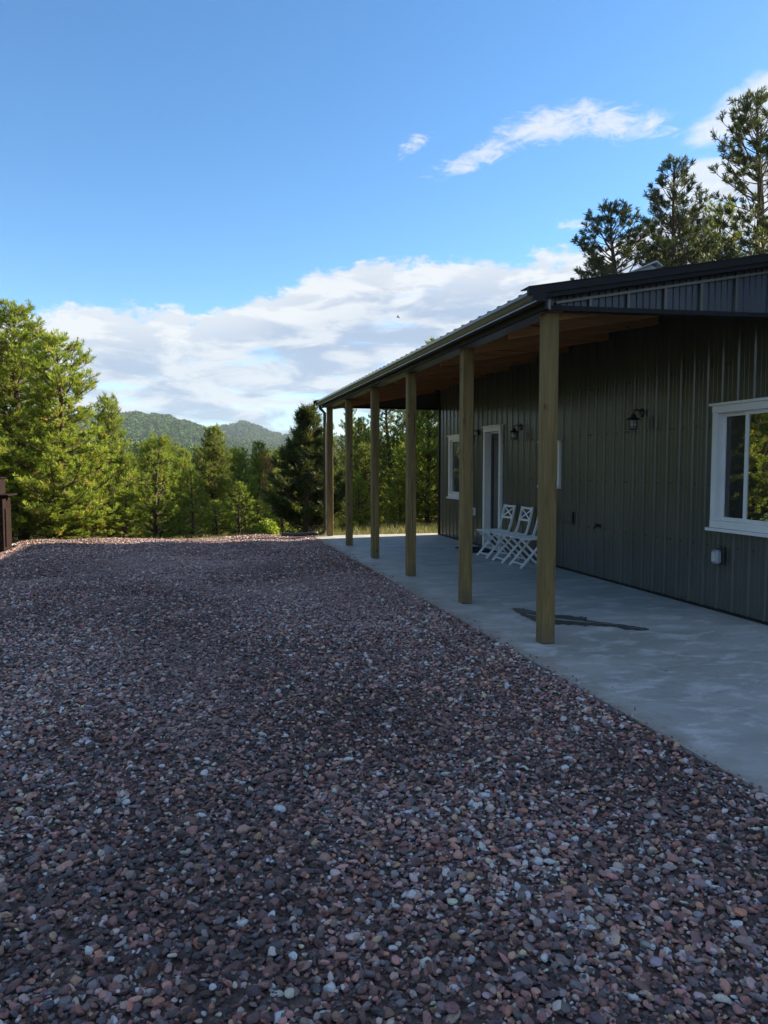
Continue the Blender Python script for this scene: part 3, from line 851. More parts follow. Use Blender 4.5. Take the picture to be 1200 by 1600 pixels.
# gable infill at both porch ends
def infill(yy, nrm, bot):
    s = 0; Lw = WX + .5 - 2.94
    prof = sheet_profile(.3657, 4, .016, .011, 1.0971)
    while s < Lw - .03:
        w = min(1.0971, Lw - s)
        pr_ = [p for p in prof if p[0] < w - .004] + [(w - .002, 0)]
        b_ = siding('i', pr_, (2.94, yy, 0), (1, 0, 0), (0, nrm, 0), 0, lambda q: zline(2.94 + q, -.02), [], s, 'siding', house)
        # sloping lower edge
        for vtx in b_.v:
            if vtx.z < .01: vtx.z = min(bot(vtx.x), zline(vtx.x, -.03))
        hpart(b_, 'gable_panel', 'gable', fix=False)
        s += 1.0971
nb = lambda x: BZ0 + .02 + (x - 2.94) * .022
fb = lambda x: BZ0 + .02
infill(5.735, -1, nb); infill(16.285, 1, fb)
for k in range(9):  # added pale strips, painting the light reflected by the rib flats
    x = 2.95 + .3657 * k
    if zline(x, -.13) - nb(x) > .02: hpart(B().box(x - .013, x + .013, 5.708, 5.7165, nb(x) + .017, zline(x, -.115)), 'rib_sheen', 'gutter')
hpart(B().prism([(2.99, zline(2.99, -.118)), (WX + .5, zline(WX + .5, -.118)), (WX + .5, zline(WX + .5, -.096)), (2.99, zline(2.99, -.096))], 'y', 5.700, 5.7075), 'gable_flashing', 'gutter')
b_ = B().prism([(2.94, nb(2.94) + .02), (WX + .4, nb(WX + .4) + .02), (WX + .4, zline(WX + .4, -.03)), (2.94, zline(2.94, -.03))], 'y', 5.745, 5.765)
hpart(b_, 'gable_backing', 'beam')
b_ = B().prism([(2.94, fb(0) + .02), (WX + .5, fb(0) + .02), (WX + .5, zline(WX + .5, -.03)), (2.94, zline(2.94, -.03))], 'y', 16.255, 16.275)
hpart(b_, 'gable_backing', 'siding')
for yy, bt, sg in ((5.69, nb, -1), (16.25, fb, 1)):
    x0, x1 = 2.90, WX + .5
    hpart(B().prism([(x0, bt(x0) - .024), (x1, bt(x1) - .024), (x1, bt(x1) + .016), (x0, bt(x0) + .016)], 'y', yy, yy + .09), 'gable_trim', 'trim')
# posts
for i, y in enumerate(POSTS_Y):
    w = .062
    o = hpart(B().box(3.0 - w, 3.0 + w, y - w, y + w, 0.004, BZ0 - .0045), 'post', 'post', bevel=.006)
# downspout at the far post
b_ = B().tube([(EAVE_X + .06, 16.33, gz0 + .01), (EAVE_X + .07, 16.33, gz0 - .06), (2.905, 16.30, gz0 - .16), (2.905, 16.30, .16), (2.87, 16.32, .07), (2.78, 16.36, .04)], .036, 8)
hpart(b_, 'downspout', 'black')
# ribbed vent hood on the roof behind the rake
vx, vy = 4.83, 7.4; vz = roof_z(vx) - .055
vent = B().prism([(vx - .17, vz - .02), (vx + .20, vz + .05), (vx + .20, vz + .43), (vx + .13, vz + .46), (vx - .17, vz + .34)], 'y', vy - .14, vy + .22)
hpart(vent, 'roof_vent', 'silver', bevel=.004)
hpart(B().prism([(vx - .26, vz + .30), (vx + .15, vz + .475), (vx + .23, vz + .43), (vx + .23, vz + .445), (vx + .15, vz + .495), (vx - .26, vz + .315)], 'y', vy - .2, vy + .28), 'vent_cap', 'silver', )

# ------------------------------------------------------------------ wall lanterns and boxes
def make_lantern():
    r = empty('wall_lantern')
    b = B().lathe((0, 0, 0), [(0, 0), (.055, 0), (.055, .012), (.04, .022), (0, .022)], 18)
    for v_ in b.v: v_.x, v_.z = -v_.z, v_.x
    b.out('backplate', 'black', r)
    B().tube([(-.015, 0, .0), (-.04, 0, .028), (-.075, 0, .038), (-.105, 0, .03), (-.12, 0, .008), (-.12, 0, -.02)], .009, 8).out('arm', 'black', r)
    B().lathe((-.12, 0, 0), [(.0, -.012), (.022, -.016), (.032, -.045), (.034, -.055), (.078, -.075), (.082, -.084), (.03, -.082), (0, -.08)], 20).out('cap', 'black', r)
    B().lathe((-.12, 0, 0), [(0.0, -.085), (.040, -.086), (.044, -.12), (.044, -.17), (.036, -.196), (0, -.20)], 16).out('glass', 'lantern_glass', r, smooth=True)
    c = B()
    for k in range(6):
        a = math.pi * k / 3
        cx, sy = math.cos(a), math.sin(a)
        c.tube([(-.12 + .052 * cx, .052 * sy, -.083), (-.12 + .054 * cx, .054 * sy, -.19), (-.12 + .02 * cx, .02 * sy, -.212)], .0035, 5)
    for z in (-.125, -.168, -.195):
        c.tube([(-.12 + .0535 * math.cos(2 * math.pi * k / 16), .0535 * math.sin(2 * math.pi * k / 16), z) for k in range(17)], .0035, 5, cap=False)
    c.out('cage', 'black', r)
    return r
lab = ['black caged wall lantern between the big window and the nearest porch post', 'black caged wall lantern on the siding just beside the door, above the chairs', 'black caged wall lantern half hidden behind the second porch post']
lan = make_lantern()
for i, (y, z) in enumerate(((8.08, 2.215), (11.56, 2.215), (13.50, 2.215))):
    o = lan if i == 0 else copy_tree(lan)
    o.location = (WX - .020, y, z); o.scale = (1.02,) * 3
    tag(o, lab[i], 'lamp', 'caged wall lanterns along the porch wall')
# in-use outlet cover under the big window
r = tag(empty('outlet_box', (WX - .018, 6.60, .60)), 'grey weatherproof outlet with bubble cover below the big window', 'outlet')
B().box(-.03, .0, -.06, .06, -.085, .085).out('back_plate', 'box_dark', r, bevel=.004)
B().box(-.10, -.031, -.05, .05, -.075, .07).out('cover', 'box_grey', r, bevel=.018)
B().box(-.108, -.1005, -.03, .03, -.05, .045).out('lid', 'silver', r, bevel=.003)
B().tube([(-.07, -.02, -.075), (-.07, -.02, -.10)], .008, 8).out('cord_port', 'box_dark', r)
r = tag(empty('junction_box', (WX - .019, 9.82, .79)), 'flat dark square box on the siding beside the nearest post', 'junction box')
B().box(-.02, 0, -.08, .08, -.09, .09).out('cover', 'box_dark', r, bevel=.003)
B().box(-.026, -.0205, -.05, .05, -.06, .06).out('plate', 'siding', r, bevel=.002)
r = tag(empty('outdoor_faucet', (WX - .012, 9.03, .73)), 'small black garden tap sticking out of the siding below the nearest lantern', 'tap')
B().tube([(0, 0, 0), (-.06, 0, 0), (-.085, 0, -.02), (-.095, 0, -.05)], [.012, .012, .013, .011], 8).out('spout', 'black', r)
B().box(-.004, .0, -.035, .035, -.03, .03).out('flange', 'black', r)
q = B()
for k in range(5):
    a = 2 * math.pi * k / 5
    q.tube([(-.05, 0, .028), (-.05, .032 * math.cos(a), .028 + .032 * math.sin(a) * .3)], .005, 5)
q.tube([(-.05, 0, .0), (-.05, 0, .03)], .006, 6)
q.tube([(-.05 + .032 * math.sin(2 * math.pi * k / 12), .032 * math.cos(2 * math.pi * k / 12), .03) for k in range(13)], .005, 5, cap=False)
q.out('handle', 'black', r)
r = tag(empty('outlet_box', (WX - .019, 13.62, .66)), 'small white outlet cover on the siding just left of the door', 'outlet')
B().box(-.035, 0, -.055, .055, -.075, .075).out('cover', 'white', r, bevel=.005)
B().box(-.042, -.0355, -.035, .035, -.05, .05).out('lid', 'box_grey', r, bevel=.003)

# ------------------------------------------------------------------ folding chairs
def make_chair():
    r = empty('folding_chair')
    W2 = .195
    for s in (-1, 1):
        y = s * W2
        B().bar((0, y, 0), (.40, y, .435), .020, .036).out('leg', 'chair_white', r, bevel=.003)
        # curved upright
        pts = [(.385, y, .42), (.425, y, .49), (.455, y, .58), (.485, y, .70), (.525, y, .885)]
        q = B()
        for a_, b2 in zip(pts, pts[1:]): q.bar(a_, Vector(b2) + (Vector(b2) - Vector(a_)).normalized() * .006, .0205, .034)
        q.out('back_upright', 'chair_white', r)
        y2 = s * (W2 - .025)
        B().bar((.47, y2, 0), (.035, y2, .425), .020, .034).out('leg', 'chair_white', r, bevel=.003)
        B().bar((.0, y2, .440), (.40, y2, .440), .022, .026).out('seat_rail', 'chair_white', r)
    for k in range(8):
        x = .0 + k * .054
        B().box(x - .02, x + .02, -W2 + .012, W2 - .012, .4535, .466).out('seat_slat', 'chair_white', r, bevel=.002)
    B().bar((.055, -W2 + .01, .058), (.055, W2 - .01, .058), .030, .016).out('foot_rail', 'chair_white', r)
    B().bar((.41, -W2 + .035, .058), (.41, W2 - .035, .058), .030, .016).out('foot_rail', 'chair_white', r)
    def bk(t): return Vector((.478 + .047 * t, 0, .675 + .205 * t))
    for t, nm in ((0, 'back_rail'), (.94, 'back_rail')):
        p = bk(t); B().bar(p + Vector((0, -W2 + .01, 0)), p + Vector((0, W2 - .01, 0)), .016, .034).out(nm, 'chair_white', r, bevel=.002)
    a0, a1 = bk(.06), bk(.88)
    for s, off in ((1, .0), (-1, .004)):
        B().bar(a0 + Vector((off, -s * (W2 - .01), 0)), a1 + Vector((off, s * (W2 - .01), 0)), .022, .012, up=(1, 0, -.2)).out('cross_brace', 'chair_white', r)
    return r
ch = make_chair()
labs = ['white folding slat chair closest to the door, first of three in a row', 'white folding slat chair in the middle of the row of three', 'white folding slat chair half hidden behind the nearest porch post']
for i, (x, y, rz) in enumerate(((4.80, 11.72, .03), (4.80, 11.06, -.02), (4.82, 10.42, .02))):
    o = ch if i == 0 else copy_tree(ch)
    o.location = (x, y, .002); o.rotation_euler = (0, 0, rz)
    tag(o, labs[i], 'chair', 'white folding chairs along the porch wall')

# ------------------------------------------------------------------ small things on the slab and in the yard
q = B()
q.box(-.25, .25, -.42, .42, 0, .014)
o = q.out('door_mat', 'rubber', bevel=.004); o.location = (5.10, 12.75, .002); tag(o, 'black rubber mat lying on the concrete in front of the door', 'mat')
def blot(name, cen, pts, mat, z, label, cat):
    v = [(p[0], p[1], 0) for p in pts]
    n_ = len(pts); bm = bmesh.new()
    vs = [bm.verts.new(p) for p in v]; bm.faces.new(vs)
    me = bpy.data.meshes.new(name); bm.to_mesh(me); bm.free(); me.materials.append(MAT[mat])
    o = link(name, me); o.location = (0, 0, z); tag(o, label, cat); return o
ctrl = [(3.30, 7.05), (3.38, 7.38), (3.52, 7.30), (3.60, 6.98), (3.80, 6.86), (3.92, 6.72), (3.86, 6.60), (3.98, 6.42), (4.08, 6.32), (4.14, 6.20), (4.22, 6.10), (4.15, 6.02), (3.98, 6.10), (3.93, 6.22), (3.78, 6.30), (3.62, 6.36), (3.48, 6.44), (3.36, 6.52), (3.28, 6.60), (3.30, 6.80)]
pp = []
for i in range(len(ctrl)):
    p0, p1, p2, p3 = [Vector((*ctrl[(i + k) % len(ctrl)], 0)) for k in (-1, 0, 1, 2)]
    for t in np.linspace(0, 1, 6)[:-1]:
        v_ = .5 * ((2 * p1) + (-p0 + p2) * t + (2 * p0 - 5 * p1 + 4 * p2 - p3) * t * t + (-p0 + 3 * p1 - 3 * p2 + p3) * t ** 3)
        pp.append((v_.x + random.uniform(-.012, .012), v_.y + random.uniform(-.012, .012)))
cen_ = Vector((3.80, 6.60, 0))
def medial(p):                                   # nearest point on the middle line of the patch
    best = None
    for a_, b2 in zip(((3.40, 7.0), (3.62, 6.66), (3.95, 6.40)), ((3.62, 6.66), (3.95, 6.40), (4.16, 6.08))):
        a_, b2 = Vector(a_), Vector(b2); t = max(0, min(1, (p - a_).dot(b2 - a_) / (b2 - a_).length_squared)); q = a_ + (b2 - a_) * t
        if best is None or (q - p).length < (best - p).length: best = q
    return best
outer = [Vector(p) for p in pp]; inner_ = [p + (medial(p) - p) * .55 for p in outer]; core = [p + (medial(p) - p) * .9 for p in outer]
nn = len(outer); v = [(p.x, p.y, 0) for ring in (outer, inner_, core) for p in ring]; f = []
for r_ in (0, 1):
    for i in range(nn): f.append((r_ * nn + i, r_ * nn + (i + 1) % nn, (r_ + 1) * nn + (i + 1) % nn, (r_ + 1) * nn + i))
o = mesh_obj('water_puddle', v, f, 'wet'); o.location = (0, 0, .004)
at_ = o.data.attributes.new('wet', 'FLOAT', 'POINT'); at_.data.foreach_set('value', [0.0] * nn + [1.0] * (2 * nn))
tag(o, 'dark wet patch spreading on the concrete beside the nearest post', 'puddle')
# black drain hose lying on the gravel from the downspout
q = B().tube([(2.76, 16.42, .045), (2.62, 16.45, .035), (2.40, 16.48, .015), (2.10, 16.52, .02), (1.95, 16.54, .015)], .045, 10)
o = q.out('drain_pipe', 'black', smooth=True); tag(o, 'black corrugated drain pipe lying on the gravel at the far post', 'pipe')
# rusted steel box at the left edge of the yard
r = tag(empty('burn_stove', (-3.62, 15.0, -.12)), 'tall dark rusty steel box with a flat ledge at the left edge of the yard', 'stove')
B().box(-.35, .30, -.30, .30, .05, 1.13).out('body', 'rust', r, bevel=.006)
B().box(-.42, .405, -.37, .37, 1.131, 1.16).out('ledge', 'rust', r, bevel=.003)
B().box(-.40, .335, -.05, .05, 1.05, 1.13).out('bracket', 'rust', r)
B().box(-.33, .235, -.22, .22, 1.161, 1.45).out('hood', 'rust', r, bevel=.004)
B().box(-.37, .27, -.26, .26, 1.451, 1.475).out('lid', 'rust', r, bevel=.003)
B().tube([(-.34, .0, 1.30), (.36, .0, 1.475), (.52, .02, 1.49)], .008, 6).out('rod', 'rust', r)
B().box(.301, .325, -.20, .20, .2, .9).out('door_panel', 'rust', r, bevel=.003)
for sx in (-.30, .25):
    for sy in (-.25, .25): B().box(sx - .025, sx + .025, sy - .025, sy + .025, 0, .049).out('leg', 'rust', r)
# bird
r = B()
r.lathe((0, 0, 0), [(0, -.16), (.03, -.12), (.05, -.02), (.045, .06), (.02, .12), (0, .15)], 10)
for v_ in r.v: v_.y, v_.z = v_.z, v_.y
r.add([(0, .05, 0), (0, -.06, 0), (.16, -.02, .10), (.14, .04, .10), (.33, -.07, .06)], [(0, 1, 2, 3), (3, 2, 4)])
r.add([(0, .05, 0), (0, -.06, 0), (-.16, -.02, .10), (-.14, .04, .10), (-.33, -.07, .06)], [(1, 0, 3, 2), (2, 3, 4)])
o = r.out('bird', 'black'); o.location = (16.94, 60, 14.0); o.rotation_euler = (.2, .3, 1.0); tag(o, 'tiny dark bird flying in front of the cloud bank', 'bird')

# ------------------------------------------------------------------ pines
def pine_mesh(seed, H, Rm, base, shape, spacing=.34, per=5, tuft_len=.17, sparse=1.0, up=.35, lean=.0, needles=26, nw=.0085, clump=1.0, tip=.30, inner=.18):
    """returns trunk mesh (with limbs) and needle arrays; origin at the foot"""
    rn = np.random.default_rng(seed); tb = B()
    lx, ly = rn.normal(0, .02, 2)
    def axis(z): return np.array([lx * z + .05 * math.sin(z * 1.3 + seed), ly * z + .05 * math.cos(z * 1.1 + seed), z])
    nz = 12
    tb.tube([axis(H * i / nz) for i in range(nz + 1)], [max(.012, .022 * H * (1 - i / nz) ** .9 + .006) for i in range(nz + 1)], 7)
    P, D, L = [], [], []            # tufts: position, direction, size
    z = base * H
    while z < H * .985:
        t = (z / H - base) / (1 - base)
        rad = Rm * shape(t)
        n_b = max(3, int(per * (.8 + .4 * rn.random())))
        a0 = rn.random() * 6.28
        for k in range(n_b):
            if rn.random() > .93 * (sparse ** .4): continue
            a = a0 + 6.283 * k / n_b + rn.normal(0, .25)
            ln = rad * rn.uniform(.68, 1.12) + .10
            el_ = -.10 + up * (.35 + 1.2 * t * t) + rn.normal(0, .10)
            dirv = np.array([math.cos(a) * math.cos(el_), math.sin(a) * math.cos(el_), math.sin(el_)])
            o_ = axis(z + rn.normal(0, .05)); steps = max(3, int(ln / .28) + 2); pts = [o_]; d2 = dirv.copy()
            for i in range(steps):
                d2 = d2 + np.array([0, 0, .07 + .09 * up]) + rn.normal(0, .05, 3); d2 /= np.linalg.norm(d2)
                pts.append(pts[-1] + d2 * ln / steps)
            tb.tube(pts, [max(.005, .013 * ln * (1 - i / (steps + .0)) + .005) for i in range(steps + 1)], 4, cap=False)
            pts = np.array(pts)
            P.append(pts[-1]); D.append(d2); L.append(1.15)
            step = .165 / clump
            m_ = int(ln * (1 - inner) / step)
            for j in range(m_):
                f_ = inner + (1 - inner) * (j + rn.random()) / max(1, m_)
                if rn.random() > sparse: continue
                q = f_ * steps; i = min(steps - 1, int(q)); base_p = pts[i] + (pts[i + 1] - pts[i]) * (q - i)
                dd = pts[i + 1] - pts[i]; dd /= np.linalg.norm(dd)
                side = np.cross(dd, [0, 0, 1]); side /= (np.linalg.norm(side) + 1e-6)
                sgn = 1 if j % 2 else -1
                sd = dd * .65 + side * sgn * rn.uniform(.4, 1.0) + np.array([0, 0, rn.uniform(.25, 1.0)]); sd /= np.linalg.norm(sd)
                sl_ = (.12 + tip * (1 - f_) * ln * .9 + .10 * rn.random()) * 1.0
                sl_ = min(sl_, .65)
                tp = base_p + sd * sl_
                if sl_ > .16: tb.tube([base_p, tp], [.006, .003], 3, cap=False)
                P.append(tp); D.append(sd); L.append(rn.uniform(.75, 1.1))
                if sl_ > .30:
                    for q_ in (-1, 1):
                        s3 = sd + np.cross(sd, [0, 0, 1]) * q_ * .7 + np.array([0, 0, .2]); s3 /= np.linalg.norm(s3)
                        P.append(base_p + sd * sl_ * .55 + s3 * .13); D.append(s3); L.append(.85)
        z += spacing * (.75 + .5 * rn.random()) * (1 - .45 * t)
    for i in range(5):
        P.append(axis(H * (1 - .012 * i)) + rn.normal(0, .03, 3)); D.append(np.array([rn.normal(0, .25), rn.normal(0, .25), 1.0])); L.append(1.2)
    P, D, L = np.array(P), np.array(D), np.array(L)
    D /= np.linalg.norm(D, axis=1)[:, None]
    nt = len(P)
    # needles
    ref = np.where(np.abs(D[:, 2:3]) < .9, np.array([[0, 0, 1.]]), np.array([[1., 0, 0]]))
    A = np.cross(D, ref); A /= np.linalg.norm(A, axis=1)[:, None]; Bv = np.cross(D, A)
    K = needles
    ph = rn.uniform(0, 6.283, (nt, K)); al = rn.uniform(.15, 1.25, (nt, K)); so = rn.uniform(-1.0, .15, (nt, K)) * tuft_len
    radial = A[:, None, :] * np.cos(ph)[..., None] + Bv[:, None, :] * np.sin(ph)[..., None]
    nd = D[:, None, :] * np.cos(al)[..., None] + radial * np.sin(al)[..., None]
    nd[..., 2] += .12
    root = P[:, None, :] + D[:, None, :] * so[..., None]
    nl = tuft_len * L[:, None] * rn.uniform(.65, 1.1, (nt, K))
    tipp = root + nd * nl[..., None]
    sidev = np.cross(nd, rn.normal(0, 1, (nt, K, 3))); sidev /= (np.linalg.norm(sidev, axis=2)[..., None] + 1e-6)
    w_ = nw * rn.uniform(.8, 1.3, (nt, K))[..., None]
    v = np.stack([root + sidev * w_ * .5, root + nd * nl[..., None] * .5 + sidev * w_, tipp, ], 2)
    v[:, :, 0] = root - sidev * w_ * .7
    v = v.reshape(-1, 3)
    sh = np.clip(rn.normal(.5, .30, nt)[:, None] + rn.normal(0, .12, (nt, K)), 0, 1)
    wm = np.repeat(rn.random(nt)[:, None], K, 1)
    colr = np.stack([sh, wm, np.zeros_like(sh), np.ones_like(sh)], 2).reshape(-1, 4)
    return tb, v, colr
def needle_mesh(name, v, colr, mat):
    me = bpy.data.meshes.new(name); nv = len(v); nf = nv // 3
    me.vertices.add(nv); me.vertices.foreach_set('co', v.astype(np.float32).ravel())
    me.loops.add(nv); me.loops.foreach_set('vertex_index', np.arange(nv, dtype=np.int32))
    me.polygons.add(nf); me.polygons.foreach_set('loop_start', np.arange(0, nv, 3, dtype=np.int32))
    me.update(calc_edges=True)
    at = me.attributes.new('shade', 'FLOAT_COLOR', 'POINT'); at.data.foreach_set('color', np.repeat(colr, 3, 0).astype(np.float32).ravel())
    me.materials.append(MAT[mat]); return me
def cone(p=.8, b=.25): return lambda t: (1 - t) ** p * (1 - b * math.exp(-t * 9))
def rounded(t): return math.sin(math.pi * min(1, (.30 + .70 * t))) ** .7 if t < 1 else 0
def egg(t): return max(0, (1 - t ** 2.2)) * (.72 + .28 * math.sin(t * 9))
VAR = {}
def variant(key, **kw):
    mat = kw.pop('mats')
    tb, v, c_ = pine_mesh(**kw)
    tm = bpy.data.meshes.new('trunk'); tm.from_pydata([tuple(p) for p in tb.v], [], tb.f); tm.materials.append(MAT['bark']); tm.update()
    tm.polygons.foreach_set('use_smooth', [True] * len(tm.polygons))
    VAR[key] = (tm, {m_: needle_mesh('crown', v, c_, m_) for m_ in mat}, kw['H'])
variant('bushy', seed=1, H=6.5, Rm=2.1, base=.04, shape=cone(.55), mats=['needle_bright', 'needle'], per=8, needles=24, spacing=.27, nw=.013, tuft_len=.135, clump=1.2)
variant('bushy2', seed=2, H=6.0, Rm=2.1, base=.04, shape=lambda t: egg(t) ** .8, mats=['needle_bright', 'needle'], per=7, needles=24, spacing=.27, nw=.013, tuft_len=.135, clump=1.2)
variant('young', seed=3, H=3.2, Rm=1.15, base=.08, shape=cone(.75), mats=['needle_bright', 'needle'], per=6, needles=32, spacing=.24, tuft_len=.125, nw=.011)
variant('young2', seed=4, H=3.0, Rm=1.0, base=.12, shape=cone(.85), mats=['needle_bright', 'needle'], per=6, needles=32, spacing=.22, tuft_len=.12, nw=.011)
variant('dark', seed=5, H=3.6, Rm=1.45, base=.06, shape=lambda t: (1 - t) ** .5 * (.85 + .15 * math.sin(8 * t)), mats=['needle_dark'], per=5, needles=60, spacing=.27, tuft_len=.22, up=.85, clump=.8, nw=.011)
variant('tall', seed=6, H=12, Rm=3.7, base=.22, shape=egg, mats=['needle_dark', 'needle'], per=6, needles=26, spacing=.36, sparse=.76, up=.5, tuft_len=.145, nw=.016, inner=.36, clump=1.15)
variant('tall2', seed=7, H=12, Rm=3.1, base=.15, shape=cone(.6), mats=['needle_dark', 'needle'], per=6, needles=26, spacing=.34, sparse=.76, up=.5, tuft_len=.145, nw=.016, inner=.36, clump=1.15)
variant('tall3', seed=8, H=10, Rm=2.6, base=.06, shape=cone(.55), mats=['needle_dark', 'needle', 'needle_bright'], per=6, needles=24, spacing=.40, sparse=.9, up=.35, tuft_len=.16, nw=.015)
for k_, v_ in VAR.items(): print(k_, len(v_[0].polygons), len(list(v_[1].values())[0].polygons))

def pine(key, mat, x, y, top, label, group=None, rz=None, wid=1.0, foot=None, name='pine_tree'):
    tm, crowns, H = VAR[key]
    zb = float(ground_z(x, y)) - .05 if foot is None else foot
    s_ = (top - zb) / H
    r = empty(name, (x, y, zb), random.uniform(0, 6.28) if rz is None else rz)
    r.scale = (s_ * wid, s_ * wid, s_)
    t = bpy.data.objects.new('trunk', tm); COL.objects.link(t); t.parent = r
    c = bpy.data.objects.new('crown', crowns[mat]); COL.objects.link(c); c.parent = r
    tag(r, label, 'tree', group); return r
G_L, G_M, G_P, G_R = 'sunlit pines at the left of the yard', 'pines below the far edge of the gravel', 'pines seen between the porch posts', 'pines rising behind the roof'
# left group
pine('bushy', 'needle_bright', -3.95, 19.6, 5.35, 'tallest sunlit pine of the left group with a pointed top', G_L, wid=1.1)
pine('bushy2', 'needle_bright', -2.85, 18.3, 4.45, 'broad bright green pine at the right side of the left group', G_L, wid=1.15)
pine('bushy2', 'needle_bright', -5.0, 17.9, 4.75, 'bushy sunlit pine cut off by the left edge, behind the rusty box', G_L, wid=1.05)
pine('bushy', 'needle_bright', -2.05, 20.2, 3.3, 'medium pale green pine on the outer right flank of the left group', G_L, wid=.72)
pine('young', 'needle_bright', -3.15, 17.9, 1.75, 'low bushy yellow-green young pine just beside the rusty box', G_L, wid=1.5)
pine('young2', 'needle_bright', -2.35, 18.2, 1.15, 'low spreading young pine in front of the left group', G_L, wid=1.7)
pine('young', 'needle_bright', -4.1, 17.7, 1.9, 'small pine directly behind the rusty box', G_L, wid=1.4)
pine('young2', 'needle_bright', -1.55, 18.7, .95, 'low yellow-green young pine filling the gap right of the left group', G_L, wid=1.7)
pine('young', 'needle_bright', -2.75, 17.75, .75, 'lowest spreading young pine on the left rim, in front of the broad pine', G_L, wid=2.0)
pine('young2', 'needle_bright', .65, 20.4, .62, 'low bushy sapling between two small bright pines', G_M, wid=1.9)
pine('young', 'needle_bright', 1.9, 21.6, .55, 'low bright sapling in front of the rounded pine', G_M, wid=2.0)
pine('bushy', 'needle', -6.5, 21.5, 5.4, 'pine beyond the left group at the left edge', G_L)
# mid group
pine('young', 'needle_bright', -.92, 20.0, 2.30, 'slender bright yellow-green pine with a pale forked trunk', G_M, foot=-.62)
pine('young2', 'needle_bright', .0, 19.3, 1.42, 'small bright pine with a thin dark trunk, second from the left group', G_M)
pine('bushy', 'needle', .80, 29.0, 3.02, 'dark cone-shaped pine standing taller than its neighbours', G_M, wid=.85)
pine('young2', 'needle_bright', 1.30, 20.6, 1.08, 'short neat cone-shaped young pine left of the dark pine', G_M, wid=1.25)
pine('bushy2', 'needle_bright', 2.75, 31.0, 2.5, 'mid-sized rounded pine left of the dark pine', G_M, wid=.8)
pine('bushy', 'needle_bright', 2.3, 37.0, 2.4, 'pine farther down the slope between two lighter ones', G_M)
pine('bushy2', 'needle_bright', -.35, 24.0, 1.75, 'dull green pine behind the slender bright pine', G_M, wid=.9)
pine('bushy', 'needle', -2.25, 27.0, 2.1, 'shaded pine half hidden by the left group', G_M)
pine('bushy2', 'needle', -1.2, 31.0, 1.7, 'pine low on the slope behind the slender bright pine', G_M)
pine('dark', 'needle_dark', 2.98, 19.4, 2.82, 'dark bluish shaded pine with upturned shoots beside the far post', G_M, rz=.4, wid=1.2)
pine('young', 'needle_bright', 2.75, 22.6, 1.45, 'light green pine peeping out behind the dark pine', G_M, wid=1.3)
# between posts
pine('tall3', 'needle', 5.75, 27.5, 3.95, 'sparse pine seen between the two farthest porch posts', G_P, wid=.7)
pine('tall3', 'needle', 5.55, 24.2, 3.15, 'dark green pine seen right of the second farthest post', G_P, wid=.8)
pine('tall3', 'needle', 6.9, 25.2, 4.7, 'tall dense pine seen between the middle posts', G_P)
pine('bushy2', 'needle_bright', 8.5, 24.6, 5.8, 'tall yellow-lit pine seen next to the corner of the house', G_P)
pine('young', 'needle_bright', 6.6, 21.7, 2.2, 'bushy green pine low between the middle posts', G_P, wid=1.3)
pine('young2', 'needle_bright', 4.47, 19.7, 1.25, 'small bright young pine between the two farthest posts', G_P)
pine('young', 'needle_bright', 5.85, 20.4, 1.15, 'knee-high bright sapling behind the middle posts', G_P, wid=1.4)
pine('bushy', 'needle', 5.2, 22.0, 2.2, 'mid green pine behind the third farthest post', G_P)
pine('tall3', 'needle', 8.6, 29.5, 5.0, 'pine deep behind the porch next to the house corner', G_P)
pine('bushy', 'needle', 4.6, 30.0, 2.7, 'pine far beyond the end of the porch', G_P)
pine('bushy2', 'needle', 10.6, 20.3, 5.6, 'dense pine just behind the far end of the house', G_P)
pine('bushy', 'needle', 8.9, 20.3, 5.5, 'shorter pine just behind the far end of the house', G_P)
pine('bushy2', 'needle_bright', 6.75, 20.6, 4.2, 'bushy pine just left of the house corner between posts', G_P, wid=.8)
# behind the roof
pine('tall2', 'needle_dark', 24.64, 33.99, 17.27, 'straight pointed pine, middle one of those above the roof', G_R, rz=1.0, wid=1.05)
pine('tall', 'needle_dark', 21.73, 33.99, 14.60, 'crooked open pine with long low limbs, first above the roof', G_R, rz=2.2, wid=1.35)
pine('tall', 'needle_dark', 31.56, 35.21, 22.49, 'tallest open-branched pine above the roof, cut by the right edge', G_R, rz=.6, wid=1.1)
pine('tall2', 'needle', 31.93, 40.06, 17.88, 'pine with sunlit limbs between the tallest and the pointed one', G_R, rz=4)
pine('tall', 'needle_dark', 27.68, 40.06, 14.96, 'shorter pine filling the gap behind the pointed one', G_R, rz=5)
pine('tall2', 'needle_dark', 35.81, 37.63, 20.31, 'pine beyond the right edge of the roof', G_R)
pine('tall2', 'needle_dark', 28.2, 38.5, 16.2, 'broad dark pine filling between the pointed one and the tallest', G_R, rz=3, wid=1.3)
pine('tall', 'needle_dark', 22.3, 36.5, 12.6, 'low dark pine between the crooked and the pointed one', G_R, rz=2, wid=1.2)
# more of the stand to the left, as the windows mirror it
for i, (x, y, t_) in enumerate(((-9.5, 22, 8.5), (-12, 18, 9), (-8.2, 26.5, 8), (-13.5, 25, 10), (-10.5, 12, 8.5), (-8.5, 15.5, 7), (-15, 30, 11), (-6.5, 30, 6), (-11, 6, 8), (-9.5, 0, 8))):
    pine(['tall3', 'bushy2', 'tall2', 'bushy'][i % 4], ['needle_bright', 'needle_bright', 'needle', 'needle_bright'][i % 4], x, y, t_,
         'tall sunlit pine in the stand left of the yard, mirrored in the window', 'stand of pines left of the yard')
